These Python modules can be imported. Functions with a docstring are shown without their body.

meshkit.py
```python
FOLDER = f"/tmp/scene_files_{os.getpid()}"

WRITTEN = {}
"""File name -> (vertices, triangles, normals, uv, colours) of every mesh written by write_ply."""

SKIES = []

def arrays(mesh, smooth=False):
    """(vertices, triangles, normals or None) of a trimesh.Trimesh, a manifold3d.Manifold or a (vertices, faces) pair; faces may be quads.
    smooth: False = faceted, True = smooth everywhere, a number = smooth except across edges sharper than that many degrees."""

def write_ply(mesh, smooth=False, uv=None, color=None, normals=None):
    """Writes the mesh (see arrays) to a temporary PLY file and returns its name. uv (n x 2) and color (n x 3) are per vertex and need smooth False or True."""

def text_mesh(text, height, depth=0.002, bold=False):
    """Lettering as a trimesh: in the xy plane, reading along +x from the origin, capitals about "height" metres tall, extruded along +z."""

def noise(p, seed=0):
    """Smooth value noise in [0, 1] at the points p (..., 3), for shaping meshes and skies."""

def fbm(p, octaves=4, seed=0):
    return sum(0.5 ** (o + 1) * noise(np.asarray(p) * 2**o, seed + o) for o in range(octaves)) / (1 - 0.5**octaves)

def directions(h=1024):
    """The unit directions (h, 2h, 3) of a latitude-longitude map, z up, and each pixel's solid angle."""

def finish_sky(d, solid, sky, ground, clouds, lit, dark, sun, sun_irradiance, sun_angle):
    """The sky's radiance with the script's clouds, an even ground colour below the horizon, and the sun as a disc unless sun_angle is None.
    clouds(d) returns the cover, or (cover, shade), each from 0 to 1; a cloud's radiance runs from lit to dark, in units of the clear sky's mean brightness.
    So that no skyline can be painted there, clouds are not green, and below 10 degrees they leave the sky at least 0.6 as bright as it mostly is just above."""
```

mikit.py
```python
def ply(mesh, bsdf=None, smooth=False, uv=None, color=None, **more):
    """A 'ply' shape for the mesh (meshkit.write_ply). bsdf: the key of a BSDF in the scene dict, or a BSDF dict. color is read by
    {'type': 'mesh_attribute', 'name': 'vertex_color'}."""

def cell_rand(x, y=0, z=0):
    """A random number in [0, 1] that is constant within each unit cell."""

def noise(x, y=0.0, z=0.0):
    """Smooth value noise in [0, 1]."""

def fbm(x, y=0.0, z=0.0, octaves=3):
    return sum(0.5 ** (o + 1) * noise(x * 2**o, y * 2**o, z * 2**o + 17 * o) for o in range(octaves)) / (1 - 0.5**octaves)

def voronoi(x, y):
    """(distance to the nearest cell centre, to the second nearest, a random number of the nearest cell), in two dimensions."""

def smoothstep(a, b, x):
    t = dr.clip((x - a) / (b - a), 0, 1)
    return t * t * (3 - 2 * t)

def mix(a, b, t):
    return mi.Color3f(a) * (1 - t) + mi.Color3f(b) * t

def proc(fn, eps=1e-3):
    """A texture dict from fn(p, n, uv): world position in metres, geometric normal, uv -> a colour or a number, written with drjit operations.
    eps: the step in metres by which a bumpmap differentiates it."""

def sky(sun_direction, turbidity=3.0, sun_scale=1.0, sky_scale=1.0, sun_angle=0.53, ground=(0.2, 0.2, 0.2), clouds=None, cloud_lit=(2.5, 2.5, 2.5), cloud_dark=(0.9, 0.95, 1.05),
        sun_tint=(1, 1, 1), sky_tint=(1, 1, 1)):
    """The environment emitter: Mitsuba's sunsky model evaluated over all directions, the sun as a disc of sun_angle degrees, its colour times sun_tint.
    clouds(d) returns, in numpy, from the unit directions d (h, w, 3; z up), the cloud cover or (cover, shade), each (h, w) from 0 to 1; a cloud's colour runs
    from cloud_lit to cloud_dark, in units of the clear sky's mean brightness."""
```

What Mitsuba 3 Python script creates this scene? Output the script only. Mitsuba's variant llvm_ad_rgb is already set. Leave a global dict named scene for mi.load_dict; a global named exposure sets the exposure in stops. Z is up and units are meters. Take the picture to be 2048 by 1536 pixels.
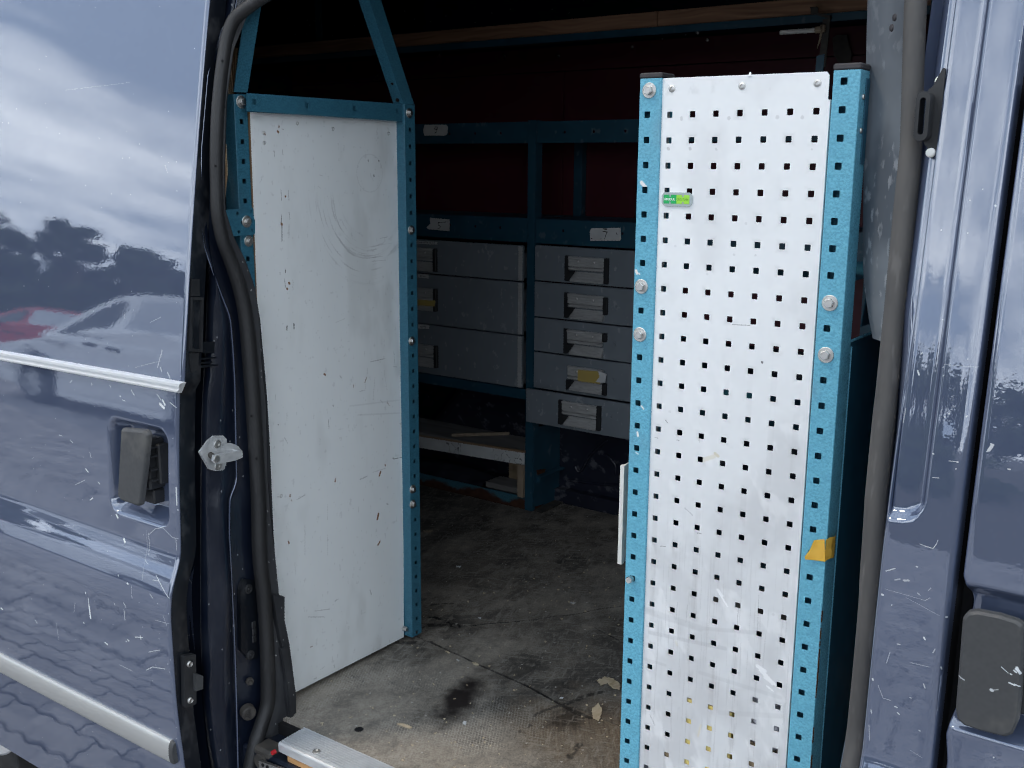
"""A dark blue panel van with its side door slid open, steel racking inside, seen from the paved yard."""
import math
import numpy as np
import drjit as dr
import trimesh
import mitsuba as mi
import mikit, meshkit
from mikit import proc, noise, fbm, cell_rand, voronoi, smoothstep, mix
from shapely.geometry import Polygon, box as sbox
from shapely import affinity
from shapely.ops import unary_union
from scipy.interpolate import PchipInterpolator

T = mi.ScalarTransform4f
scene, labels = {}, {}

# ------------------------------------------------------------------ camera, sky, exposure
CAM = (0.7576, -1.4676, 1.1968)
FWD = (-0.56932, 0.79566, -0.20687)
scene['camera'] = {'type': 'perspective', 'fov': 52.4576, 'fov_axis': 'x', 'near_clip': 0.02, 'far_clip': 400.0,
                   'to_world': T().look_at(origin=CAM, target=[CAM[i] + FWD[i] for i in range(3)], up=(-0.12536, 0.16466, 0.97835))}


def sky_clouds(d):
    q = np.stack([d[..., 0], d[..., 1], 0 * d[..., 2]], -1) / (np.maximum(d[..., 2:], 0) + 0.16)
    w = meshkit.fbm(q * 1.1 + 3.0, 4, seed=5)[..., None] * 0.9
    big = meshkit.fbm(q * np.array([0.55, 0.8, 1.0]) + w, 4, seed=2)
    rip = meshkit.fbm(q * np.array([2.6, 1.1, 1.0]) + 1.6 * w, 5, seed=9)
    fine = meshkit.fbm(q * np.array([9.0, 3.2, 1.0]) + 3.0 * w, 4, seed=14)
    v = 0.46 * big + 0.38 * rip + 0.16 * fine
    shade = np.clip((v - 0.38) / 0.22, 0, 1)
    cover = np.clip(0.92 + 0.9 * (big - 0.45), 0.7, 1)
    return cover, shade


scene['sky'] = mikit.sky((-0.42, -0.40, 0.81), turbidity=4, sun_scale=0.24, sun_angle=10, ground=(0.16, 0.16, 0.16), clouds=sky_clouds,
                         cloud_lit=(6.2, 6.5, 6.7), cloud_dark=(1.75, 2.2, 2.9), sun_tint=(0.96, 0.98, 1.0))
exposure = 1.95

# ------------------------------------------------------------------ helpers
GROUND = -0.58
PZ = [-.60, -.27, -.02, .161, .30, .345, .375, .415, .432, .445, .60, .77, .976, 1.22, 1.495, 1.75, 1.95]
PY = [-.240, -.268, -.290, -.300, -.300, -.296, -.288, -.2725, -.2675, -.2665, -.259, -.245, -.219, -.183, -.136, -.085, -.035]
prof = PchipInterpolator(PZ, PY)          # y of the slid-open door's outer skin at height z
BODY = 0.095                              # the body side stands this much further in


def put(key, mesh, bsdf, smooth=30, **kw):
    k, n = key, 0
    while k in scene:
        n += 1
        k = f'{key}_{n:03d}'
    if isinstance(mesh, (list, tuple)) and not isinstance(mesh[0], np.ndarray):
        mesh = trimesh.util.concatenate(mesh)
    scene[k] = mikit.ply(mesh, bsdf, smooth=smooth, **kw)
    return k


def tag(key, label=None, category=None, group=None, kind=None):
    e = labels.setdefault(key, {})
    for a, b in (('label', label), ('category', category), ('group', group), ('kind', kind)):
        if b:
            e[a] = b


def fix(m):
    if m.volume < 0:
        m.invert()
    return m


def box(x0, x1, y0, y1, z0, z1, b=0.0):
    lo, hi = np.minimum([x0, y0, z0], [x1, y1, z1]), np.maximum([x0, y0, z0], [x1, y1, z1])
    if b <= 0:
        m = trimesh.creation.box(extents=hi - lo)
        m.apply_translation((lo + hi) / 2)
        return m
    b = min(b, 0.49 * (hi - lo).min())
    p = []
    for i in range(8):
        s = np.array([i & 1, i >> 1 & 1, i >> 2 & 1])
        c, sg = np.where(s, hi, lo), np.where(s, -1, 1)
        for k in range(3):
            q = c + sg * b
            q[k] = c[k]
            p.append(q)
    return trimesh.convex.convex_hull(np.array(p))


def prism(poly, axis, d0, d1):
    """A shapely polygon (or a list of points) in the plane square to the axis, extruded from d0 to d1. x: (y,z), y: (x,z), z: (x,y)."""
    if not hasattr(poly, 'geom_type'):
        poly = Polygon(poly)
    if not poly.is_valid:
        poly = poly.buffer(0)
    out = []
    for g in getattr(poly, 'geoms', [poly]):
        m = trimesh.creation.extrude_polygon(g, 1.0, engine='earcut')
        v = m.vertices
        d = d0 + (d1 - d0) * v[:, 2]
        if axis == 'x':
            m.vertices = np.stack([d, v[:, 0], v[:, 1]], 1)
        elif axis == 'y':
            m.vertices = np.stack([v[:, 0], d, v[:, 1]], 1)
        else:
            m.vertices = np.stack([v[:, 0], v[:, 1], d], 1)
        out.append(fix(m))
    return trimesh.util.concatenate(out)


def rrect(cx, cz, hx, hz, r, n=3):
    return sbox(cx - hx + r, cz - hz + r, cx + hx - r, cz + hz - r).buffer(r, quad_segs=n)


def frame(d):
    d = np.asarray(d, float)
    d = d / np.linalg.norm(d)
    a = np.cross(d, [0, 0, 1.0] if abs(d[2]) < 0.9 else [1.0, 0, 0])
    a /= np.linalg.norm(a)
    return d, a, np.cross(d, a)


def cyl(p0, p1, r0, r1=None, n=20, phase=0.0):
    r1 = r0 if r1 is None else r1
    p0, p1 = np.asarray(p0, float), np.asarray(p1, float)
    d, a, b = frame(p1 - p0)
    t = np.arange(n) * 2 * np.pi / n + phase
    ring = np.cos(t)[:, None] * a + np.sin(t)[:, None] * b
    v = np.vstack([p0 + ring * r0, p1 + ring * r1, [p0], [p1]])
    i, j = np.arange(n), (np.arange(n) + 1) % n
    f = np.vstack([np.stack([i, j, j + n], 1), np.stack([i, j + n, i + n], 1), np.stack([j, i, i * 0 + 2 * n], 1), np.stack([i + n, j + n, i * 0 + 2 * n + 1], 1)])
    return fix(trimesh.Trimesh(v, f, process=False))


def lathe(p, d, rz, n=24):
    """A profile of (radius, height) turned about the axis d through p."""
    d, a, b = frame(d)
    t = np.arange(n) * 2 * np.pi / n
    ring = np.cos(t)[:, None] * a + np.sin(t)[:, None] * b
    v = np.vstack([np.asarray(p) + ring * r + d * h for r, h in rz])
    k = len(rz)
    i, j = np.meshgrid(np.arange(k - 1), np.arange(n), indexing='ij')
    q = np.stack([i * n + j, i * n + (j + 1) % n, (i + 1) * n + (j + 1) % n, (i + 1) * n + j], -1).reshape(-1, 4)
    return trimesh.Trimesh(v, np.vstack([q[:, [0, 1, 2]], q[:, [0, 2, 3]]]), process=False)


def resample(p, n=None, step=None):
    p = np.asarray(p, float)
    s = np.concatenate([[0], np.cumsum(np.linalg.norm(np.diff(p, axis=0), axis=1))])
    n = n or max(2, int(s[-1] / step) + 1)
    t = np.linspace(0, s[-1], n)
    if len(p) > 2:
        return np.stack([PchipInterpolator(s, p[:, k])(t) for k in range(3)], 1)
    return np.stack([np.interp(t, s, p[:, k]) for k in range(3)], 1)


def tube(points, r, n=12, section=None, caps=True):
    """A round (or given) section swept along the points."""
    p = np.asarray(points, float)
    t = np.gradient(p, axis=0)
    t /= np.linalg.norm(t, axis=1, keepdims=True)
    up = np.array([0, -1.0, 0])
    up = np.where(np.abs(t @ up)[:, None] > 0.95, [1.0, 0, 0], up)
    a = np.cross(t, up)
    a /= np.linalg.norm(a, axis=1, keepdims=True)
    b = np.cross(t, a)
    if section is None:
        ang = np.arange(n) * 2 * np.pi / n
        section = np.stack([np.cos(ang), np.sin(ang)], 1)
    section = np.asarray(section)
    n = len(section)
    r = np.broadcast_to(np.asarray(r, float), (len(p),))[:, None, None]
    v = (p[:, None] + r * (section[None, :, :1] * a[:, None] + section[None, :, 1:] * b[:, None])).reshape(-1, 3)
    i, j = np.meshgrid(np.arange(len(p) - 1), np.arange(n), indexing='ij')
    q = np.stack([i * n + j, i * n + (j + 1) % n, (i + 1) * n + (j + 1) % n, (i + 1) * n + j], -1).reshape(-1, 4)
    f = np.vstack([q[:, [0, 1, 2]], q[:, [0, 2, 3]]])
    if caps:
        k = len(v)
        v = np.vstack([v, p[:1], p[-1:]])
        i = np.arange(n)
        e = (len(p) - 1) * n
        f = np.vstack([f, np.stack([(i + 1) % n, i, i * 0 + k], 1), np.stack([e + i, e + (i + 1) % n, i * 0 + k + 1], 1)])
    return fix(trimesh.Trimesh(v, f, process=False))


def sheet(rows):
    """A surface through rows of points of equal length."""
    rows = np.asarray(rows, float)
    h, w = rows.shape[:2]
    i, j = np.meshgrid(np.arange(h - 1), np.arange(w - 1), indexing='ij')
    q = np.stack([i * w + j, i * w + j + 1, (i + 1) * w + j + 1, (i + 1) * w + j], -1).reshape(-1, 4)
    return trimesh.Trimesh(rows.reshape(-1, 3), np.vstack([q[:, [0, 1, 2]], q[:, [0, 2, 3]]]), process=False)


def by_height(curve, zs):
    c = np.asarray(sorted(curve, key=lambda q: q[2]), float)
    return np.stack([np.interp(zs, c[:, 2], c[:, k]) for k in range(2)] + [zs], 1)


def bolt(p, d, r=0.0075, washer=0.014, head=0.006, spin=0.3):
    d, a, b = frame(d)
    p = np.asarray(p, float)
    out = []
    if washer:
        out.append(lathe(p, d, [(washer, 0), (washer, 0.0012), (washer - 0.0008, 0.002), (0, 0.002)], 24))
    out.append(cyl(p + d * 0.0015, p + d * (0.002 + head * 0.85), r, r, 6, spin))
    out.append(cyl(p + d * (0.002 + head * 0.85), p + d * (0.002 + head), r, r * 0.86, 6, spin))
    return out


def rivet(p, d, r=0.005):
    return lathe(p, d, [(r, 0), (r * 0.95, 0.0012), (r * 0.6, 0.002), (r * 0.42, 0.0021), (r * 0.36, 0.0003), (0, 0.0003)], 18)


rng = np.random.default_rng(7)

# ------------------------------------------------------------------ materials
def two(b):
    return {'type': 'twosided', 'bsdf': b}


def rgb(*c):
    return {'type': 'rgb', 'value': list(c)}


def segs(u, v, items):
    m = mi.Float(0)
    for x0, y0, x1, y1, w, s in items:
        dx, dy = x1 - x0, y1 - y0
        l2 = max(dx * dx + dy * dy, 1e-9)
        t = dr.clip(((u - x0) * dx + (v - y0) * dy) / l2, 0, 1)
        d = dr.sqrt(dr.square(u - x0 - t * dx) + dr.square(v - y0 - t * dy))
        m = dr.maximum(m, s * (1 - smoothstep(0.55 * w, 1.15 * w, d)))
    return m


def principled(c, rough=0.5, spec=0.5, **kw):
    return two({'type': 'principled', 'base_color': c if isinstance(c, dict) else rgb(*c), 'roughness': rough, 'specular': spec, **kw})


def mat(key, b):
    scene[key] = b
    return key


# paint of the van: dark blue under a clear coat with faint orange peel; chips and scratches where the photograph has them
DOOR_MARKS = [(-1.191, 0.2633, -1.189, 0.2361, 0.0026, 1), (-1.192, 0.2813, -1.191, 0.2657, 0.0012, 1), (-1.093, 0.4275, -1.088, 0.4225, 0.0028, 1), (-1.119, 0.4738, -1.114, 0.4683, 0.0026, 0.9), (-0.9673, 0.7304, -0.9545, 0.7242, 0.0032, 1), (-0.9596, 0.7393, -0.9515, 0.7306, 0.002, 1), (-0.9774, 0.7489, -0.9644, 0.7387, 0.001, 0.8), (-0.936, 0.7376, -0.9171, 0.7304, 0.0009, 0.9), (-1.01, 0.458, -1.005, 0.414, 0.0006, 0.6), (-1.01, 0.4538, -0.9882, 0.4711, 0.0006, 0.6), (-0.9882, 0.4711, -0.9635, 0.4795, 0.0006, 0.6), (-0.9635, 0.4795, -0.9318, 0.4655, 0.0006, 0.6), (-0.9318, 0.4655, -0.9081, 0.4665, 0.0006, 0.6), (-1.006, 0.3656, -1.018, 0.4626, 0.0005, 0.35), (-0.9666, 0.384, -0.9289, 0.3589, 0.0007, 0.8), (-0.9289, 0.3589, -0.9023, 0.3436, 0.0007, 0.8), (-1.063, 0.2883, -1.062, 0.2663, 0.0009, 0.7), (-1.038, 0.3461, -1.033, 0.3222, 0.0006, 0.5), (-1.063, 0.305, -1.055, 0.2959, 0.001, 0.7), (-1.031, 0.2371, -1.005, 0.2434, 0.0011, 0.8), (-0.9863, 0.2168, -0.9484, 0.2323, 0.0007, 0.6), (-0.9994, 0.1728, -0.9779, 0.1861, 0.0008, 0.7), (-0.9779, 0.1861, -0.936, 0.1945, 0.0008, 0.7), (-1.142, 0.1929, -1.133, 0.1909, 0.0016, 0.9), (-1.057, 0.223, -1.054, 0.2217, 0.0016, 0.9), (-1.013, 0.2443, -1.011, 0.2385, 0.0015, 0.9), (-1.2, 0.2919, -1.201, 0.2895, 0.0018, 0.9), (-1.064, 0.2187, -1.064, 0.2175, 0.0016, 0.9), (-1.218, 0.2179, -1.216, 0.2172, 0.0016, 0.9), (-1.052, 0.349, -1.049, 0.3478, 0.0018, 0.9), (-0.9777, 0.8013, -0.9682, 0.8289, 0.0012, 0.5), (-1.05, 0.7928, -0.9705, 0.8149, 0.0005, 0.35), (-0.9459, 0.7953, -0.9376, 0.7855, 0.0012, 0.6), (-0.9682, 0.8024, -0.9648, 0.7959, 0.0014, 0.6), (-1.09, 0.8873, -1.091, 0.8992, 0.0006, 0.5), (-1.007, 0.8867, -0.9734, 0.9005, 0.0005, 0.4), (-1.224, 0.5543, -1.216, 0.5489, 0.0018, 0.8), (-1.268, 0.5107, -1.229, 0.529, 0.0008, 0.4), (-1.207, 0.5933, -1.203, 0.5829, 0.001, 0.6), (-1.322, 0.613, -1.311, 0.6126, 0.0008, 0.6), (-1.28, 0.6086, -1.271, 0.6046, 0.001, 0.7), (-0.9168, 0.5711, -0.9166, 0.5355, 0.0014, 0.7), (-0.9139, 0.5259, -0.9095, 0.5165, 0.002, 0.8), (-0.8976, 0.2579, -0.895, 0.2523, 0.002, 0.8), (-0.9052, 0.245, -0.8994, 0.2402, 0.002, 0.8), (-0.897, 0.1825, -0.8959, 0.161, 0.0016, 0.7), (-0.8966, 0.1164, -0.8968, 0.105, 0.0016, 0.6), (-1.329, 0.1874, -1.323, 0.1468, 0.0005, 0.5), (-1.252, 0.232, -1.244, 0.2574, 0.0006, 0.5), (-1.417, 0.1693, -1.409, 0.164, 0.0012, 0.6), (-1.565, 0.1594, -1.558, 0.1573, 0.002, 1), (-0.9039, 0.3541, -0.9051, 0.3692, 0.0014, 0.5), (-0.931, 0.3127, -0.9211, 0.2942, 0.0006, 0.4), (-0.9582, 0.2947, -0.9015, 0.2996, 0.0006, 0.4), (-1.278, 0.734, -1.271, 0.7392, 0.0012, 0.7), (-1.199, 0.7439, -1.198, 0.7389, 0.0012, 0.7), (-1.062, 0.7458, -1.052, 0.737, 0.0012, 0.7), (-1.099, 0.7287, -1.097, 0.7279, 0.0015, 0.8), (-1.134, 0.7469, -1.132, 0.742, 0.0012, 0.6), (-1.091, 0.7216, -1.082, 0.7207, 0.0009, 0.6), (-0.9748, 0.345, -0.9661, 0.3389, 0.001, 0.5), (-1.085, 0.3578, -1.083, 0.3562, 0.0015, 0.7), (-1.435, 0.787, -1.242, 0.7599, 0.00035, 0.2), (-1.348, 1.345, -1.12, 1.352, 0.00035, 0.3), (-0.9884, 1.191, -0.979, 1.177, 0.0006, 0.4), (-1.093, 0.1557, -1.049, 0.1553, 0.0006, 0.5), (-1.094, 0.2912, -1.097, 0.2949, 0.001, 0.5), (-0.9073, 0.09, -0.9087, 0.0642, 0.0016, 0.7), (-0.9655, 0.837, -0.9679, 0.825, 0.0011, 0.5), (-0.9723, 0.3731, -0.9535, 0.3754, 0.0008, 0.5), (-1.012, 0.4029, -0.9994, 0.3979, 0.0008, 0.4), (-0.9208, 0.4627, -0.9196, 0.4424, 0.001, 0.5), (-1.341, 0.4093, -1.286, 0.4159, 0.0004, 0.3), (-1.213, 0.4877, -1.202, 0.4944, 0.0013, 0.7), (-1.181, 0.5335, -1.174, 0.5304, 0.0012, 0.7)]
SIDE_MARKS = [(0.4231, 0.944, 0.4255, 0.9386, 0.001, 0.75), (0.4242, 0.9648, 0.4264, 0.9669, 0.00068, 0.6), (0.4563, 0.9572, 0.4979, 0.9583, 0.0003, 0.52), (0.4544, 0.9527, 0.4561, 0.9541, 0.00075, 0.6), (0.4568, 0.943, 0.4578, 0.9444, 0.00068, 0.45), (0.4693, 0.8982, 0.4699, 0.8977, 0.00098, 0.75), (0.4646, 0.8932, 0.4652, 0.8932, 0.0009, 0.75), (0.4893, 0.8967, 0.4903, 0.8981, 0.0009, 0.68), (0.4762, 0.8401, 0.4843, 0.8408, 0.00045, 0.68), (0.4855, 0.8404, 0.4867, 0.8406, 0.001, 0.75), (0.4565, 0.8462, 0.4571, 0.8457, 0.001, 0.75), (0.4593, 0.8163, 0.467, 0.8171, 0.00052, 0.6), (0.4134, 0.8756, 0.4137, 0.8884, 0.0006, 0.45), (0.4142, 0.8948, 0.4139, 0.8871, 0.0006, 0.45), (0.4538, 0.7299, 0.46, 0.7286, 0.00052, 0.52), (0.46, 0.7286, 0.4698, 0.7275, 0.0006, 0.6), (0.4698, 0.7275, 0.4733, 0.7341, 0.0006, 0.6), (0.4733, 0.7341, 0.4745, 0.7395, 0.00052, 0.45), (0.4162, 0.6857, 0.4269, 0.6916, 0.00075, 0.6), (0.4285, 0.6766, 0.4345, 0.6794, 0.0009, 0.38), (0.4395, 0.6786, 0.445, 0.68, 0.0015, 0.45), (0.4173, 0.6619, 0.4439, 0.6605, 0.0003, 0.3), (0.4439, 0.6605, 0.4675, 0.6591, 0.0003, 0.34), (0.4675, 0.6591, 0.4731, 0.6638, 0.0003, 0.38), (0.4443, 0.6572, 0.4872, 0.6438, 0.00026, 0.3), (0.4143, 0.6537, 0.4157, 0.6534, 0.0014, 0.75), (0.4939, 0.6436, 0.4957, 0.6434, 0.0009, 0.75), (0.4712, 0.611, 0.4727, 0.6087, 0.0012, 0.75), (0.4318, 0.5801, 0.4288, 0.5641, 0.0006, 0.38), (0.4576, 0.5733, 0.481, 0.5741, 0.00038, 0.38), (0.44, 0.5934, 0.4431, 0.5936, 0.0009, 0.45), (0.4839, 0.5938, 0.4858, 0.5997, 0.00068, 0.45), (0.4947, 0.5769, 0.4956, 0.5744, 0.0009, 0.6), (0.4209, 0.531, 0.4288, 0.5152, 0.00038, 0.38), (0.4288, 0.5152, 0.4391, 0.515, 0.00038, 0.45), (0.4766, 0.5497, 0.4789, 0.5449, 0.0009, 0.45), (0.4448, 0.5084, 0.4474, 0.5079, 0.0009, 0.68), (0.4486, 0.5013, 0.4513, 0.4994, 0.00075, 0.68), (0.4132, 0.5371, 0.4139, 0.5359, 0.0012, 0.75), (0.4151, 0.4939, 0.4161, 0.4899, 0.001, 0.45), (0.4144, 0.4723, 0.417, 0.4519, 0.00075, 0.3), (0.4688, 0.4557, 0.485, 0.4503, 0.0003, 0.26), (0.4772, 0.4858, 0.4784, 0.4855, 0.0009, 0.45), (0.462, 0.5265, 0.4633, 0.5262, 0.0009, 0.45), (0.5199, 0.8609, 0.5226, 0.8663, 0.0022, 0.68), (0.5212, 0.8685, 0.5241, 0.8677, 0.0012, 0.68), (0.5179, 0.8588, 0.5209, 0.8623, 0.0011, 0.6), (0.5435, 0.8417, 0.5457, 0.8415, 0.00098, 0.6), (0.491, 1.152, 0.4916, 1.151, 0.0012, 0.75), (0.3919, 0.946, 0.4, 0.9311, 0.00022, 0.3), (0.4575, 0.6665, 0.4608, 0.6647, 0.00068, 0.38), (0.4703, 0.673, 0.4729, 0.6769, 0.0006, 0.3), (0.4527, 0.7002, 0.454, 0.6999, 0.0009, 0.6)]


def chip_mask(p, n, uv):
    m = dr.select(p.x < -0.5, segs(p.x, p.z, DOOR_MARKS), segs(p.x, p.z, SIDE_MARKS))
    near = dr.select(p.x < -0.5, 1.0 - smoothstep(0.01, 0.11, -0.912 - p.x), 0.0) * smoothstep(0.5, 0.3, p.z)
    a, b, w = voronoi(p.x * 95, p.z * 80)
    specks = (1 - smoothstep(0.05, 0.11, a)) * dr.select(w > 0.985 - 0.05 * near, 1.0, 0.0)
    return dr.clip(dr.maximum(m, specks * 0.55), 0, 1) * dr.select(dr.abs(n.y) > 0.6, 1.0, 0.0)


def peel(p, n, uv):
    return 0.000022 * fbm(p.x * 210, p.y * 210, p.z * 210, 2) + 0.00022 * noise(p.x * 9, p.y * 9, p.z * 7)


def paint_colour(p, n, uv):
    v = fbm(p.x * 3, p.y * 3, p.z * 3, 3)
    return mix((0.074, 0.096, 0.158), (0.090, 0.113, 0.178), v)


scene['navy_base'] = {'type': 'plastic', 'int_ior': 2.25, 'diffuse_reflectance': proc(paint_colour), 'nonlinear': False}
scene['flake'] = {'type': 'conductor', 'material': 'none', 'specular_reflectance': rgb(0.64, 0.68, 0.75)}
scene['navy_coat'] = {'type': 'blendbsdf', 'weight': 0.17, 'a': {'type': 'ref', 'id': 'navy_base'}, 'b': {'type': 'ref', 'id': 'flake'}}
scene['navy_peel'] = {'type': 'bumpmap', 'scale': 1.0, 'arbitrary': proc(peel, eps=0.0008), 'bsdf': {'type': 'ref', 'id': 'navy_coat'}}
scene['chip'] = {'type': 'diffuse', 'reflectance': rgb(0.66, 0.68, 0.69)}
scene['navy_paint'] = two({'type': 'blendbsdf', 'weight': proc(chip_mask), 'a': {'type': 'ref', 'id': 'navy_peel'}, 'b': {'type': 'ref', 'id': 'chip'}})


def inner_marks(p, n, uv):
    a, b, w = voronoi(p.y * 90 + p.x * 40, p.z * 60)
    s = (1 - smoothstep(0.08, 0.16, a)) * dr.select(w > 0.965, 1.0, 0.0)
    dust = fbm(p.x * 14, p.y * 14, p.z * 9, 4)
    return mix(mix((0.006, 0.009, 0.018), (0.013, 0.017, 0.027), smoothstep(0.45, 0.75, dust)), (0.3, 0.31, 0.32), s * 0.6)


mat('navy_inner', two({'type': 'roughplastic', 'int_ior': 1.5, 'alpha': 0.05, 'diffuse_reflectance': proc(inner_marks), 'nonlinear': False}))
mat('black_gloss', two({'type': 'roughplastic', 'int_ior': 1.5, 'alpha': 0.12, 'diffuse_reflectance': proc(lambda p, n, uv: mix((0.008, 0.010, 0.014), (0.030, 0.032, 0.036), smoothstep(0.55, 0.8, fbm(p.y * 40, p.z * 25, p.x * 30, 4))))}))


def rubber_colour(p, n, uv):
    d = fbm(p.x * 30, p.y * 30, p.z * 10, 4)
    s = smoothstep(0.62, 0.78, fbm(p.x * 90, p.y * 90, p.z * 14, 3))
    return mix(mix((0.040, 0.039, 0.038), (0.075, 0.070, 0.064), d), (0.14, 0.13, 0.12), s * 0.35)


mat('rubber', principled(proc(lambda p, n, uv: rubber_colour(p, n, uv) * mi.Color3f(0.27, 0.285, 0.32)), 0.5, 0.5))  # same rubber, colour darkened for the less lit rear run
mat('rubber_sunlit', principled(proc(lambda p, n, uv: rubber_colour(p, n, uv) * mi.Color3f(1.25, 1.28, 1.32)), 0.6, 0.4))  # same rubber, colour lightened as if by sun on the front run


def trim_colour(p, n, uv):
    a, b, w = voronoi(p.y * 160, p.z * 90 + p.x * 60)
    s = (1 - smoothstep(0.1, 0.2, a)) * dr.select(w > 0.94, 1.0, 0.0)
    return mix(mix((0.014, 0.015, 0.018), (0.04, 0.042, 0.046), fbm(p.x * 20, p.y * 20, p.z * 12, 4)), (0.35, 0.35, 0.35), s * 0.7)


mat('black_trim', principled(proc(trim_colour), 0.5, 0.4))


def lining_colour(p, n, uv):
    f = fbm(p.x * 40 + p.y * 40, p.z * 7, 0.0, 5)
    g = fbm(p.x * 120, p.y * 120, p.z * 45, 3)
    low = 1 - smoothstep(1.15, 1.42, p.z)  # shadow at the head of the doorway painted in: darker above
    c = mix((0.075, 0.088, 0.105), (0.16, 0.18, 0.20), smoothstep(0.35, 0.7, f) * (0.25 + 0.75 * low))
    return mix(c, (0.34, 0.36, 0.38), smoothstep(0.60, 0.78, g) * 0.5 * (0.2 + 0.8 * low))


mat('grey_lining', principled(proc(lining_colour), 0.6, 0.4))


# hammered blue enamel of the racking
def rack_colour(p, n, uv):
    m = smoothstep(0.2, 0.8, fbm(p.x * 380, p.y * 380, p.z * 380, 2))
    d = fbm(p.x * 12, p.y * 12, p.z * 8, 4)
    c = mix((0.090, 0.315, 0.440), (0.150, 0.450, 0.580), m)
    return mix(c, (0.16, 0.27, 0.34), smoothstep(0.60, 0.85, d) * 0.35)


def hammer(p, n, uv):
    return 0.00035 * fbm(p.x * 400, p.y * 400, p.z * 400, 2)


PAINT_SPOTS = [(-0.0429, 1.17, -0.0356, 1.163, 0.0034, 1), (-0.039, 1.16, -0.0373, 1.159, 0.0024, 1), (-0.0479, 1.032, -0.0459, 1.028, 0.0026, 1), (-0.0423, 1.028, -0.0414, 1.027, 0.0014, 1), (-0.0359, 0.7675, -0.0348, 0.7617, 0.0022, 0.9), (-0.0301, 0.8129, -0.0262, 0.8085, 0.0016, 0.8), (-0.0375, 0.7332, -0.0337, 0.7313, 0.0012, 0.7)]


def spot_mask(p, n, uv):
    return segs(p.x, p.z, PAINT_SPOTS) * dr.select((p.y < 0.003) & (p.x > -0.06), 1.0, 0.0)


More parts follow.
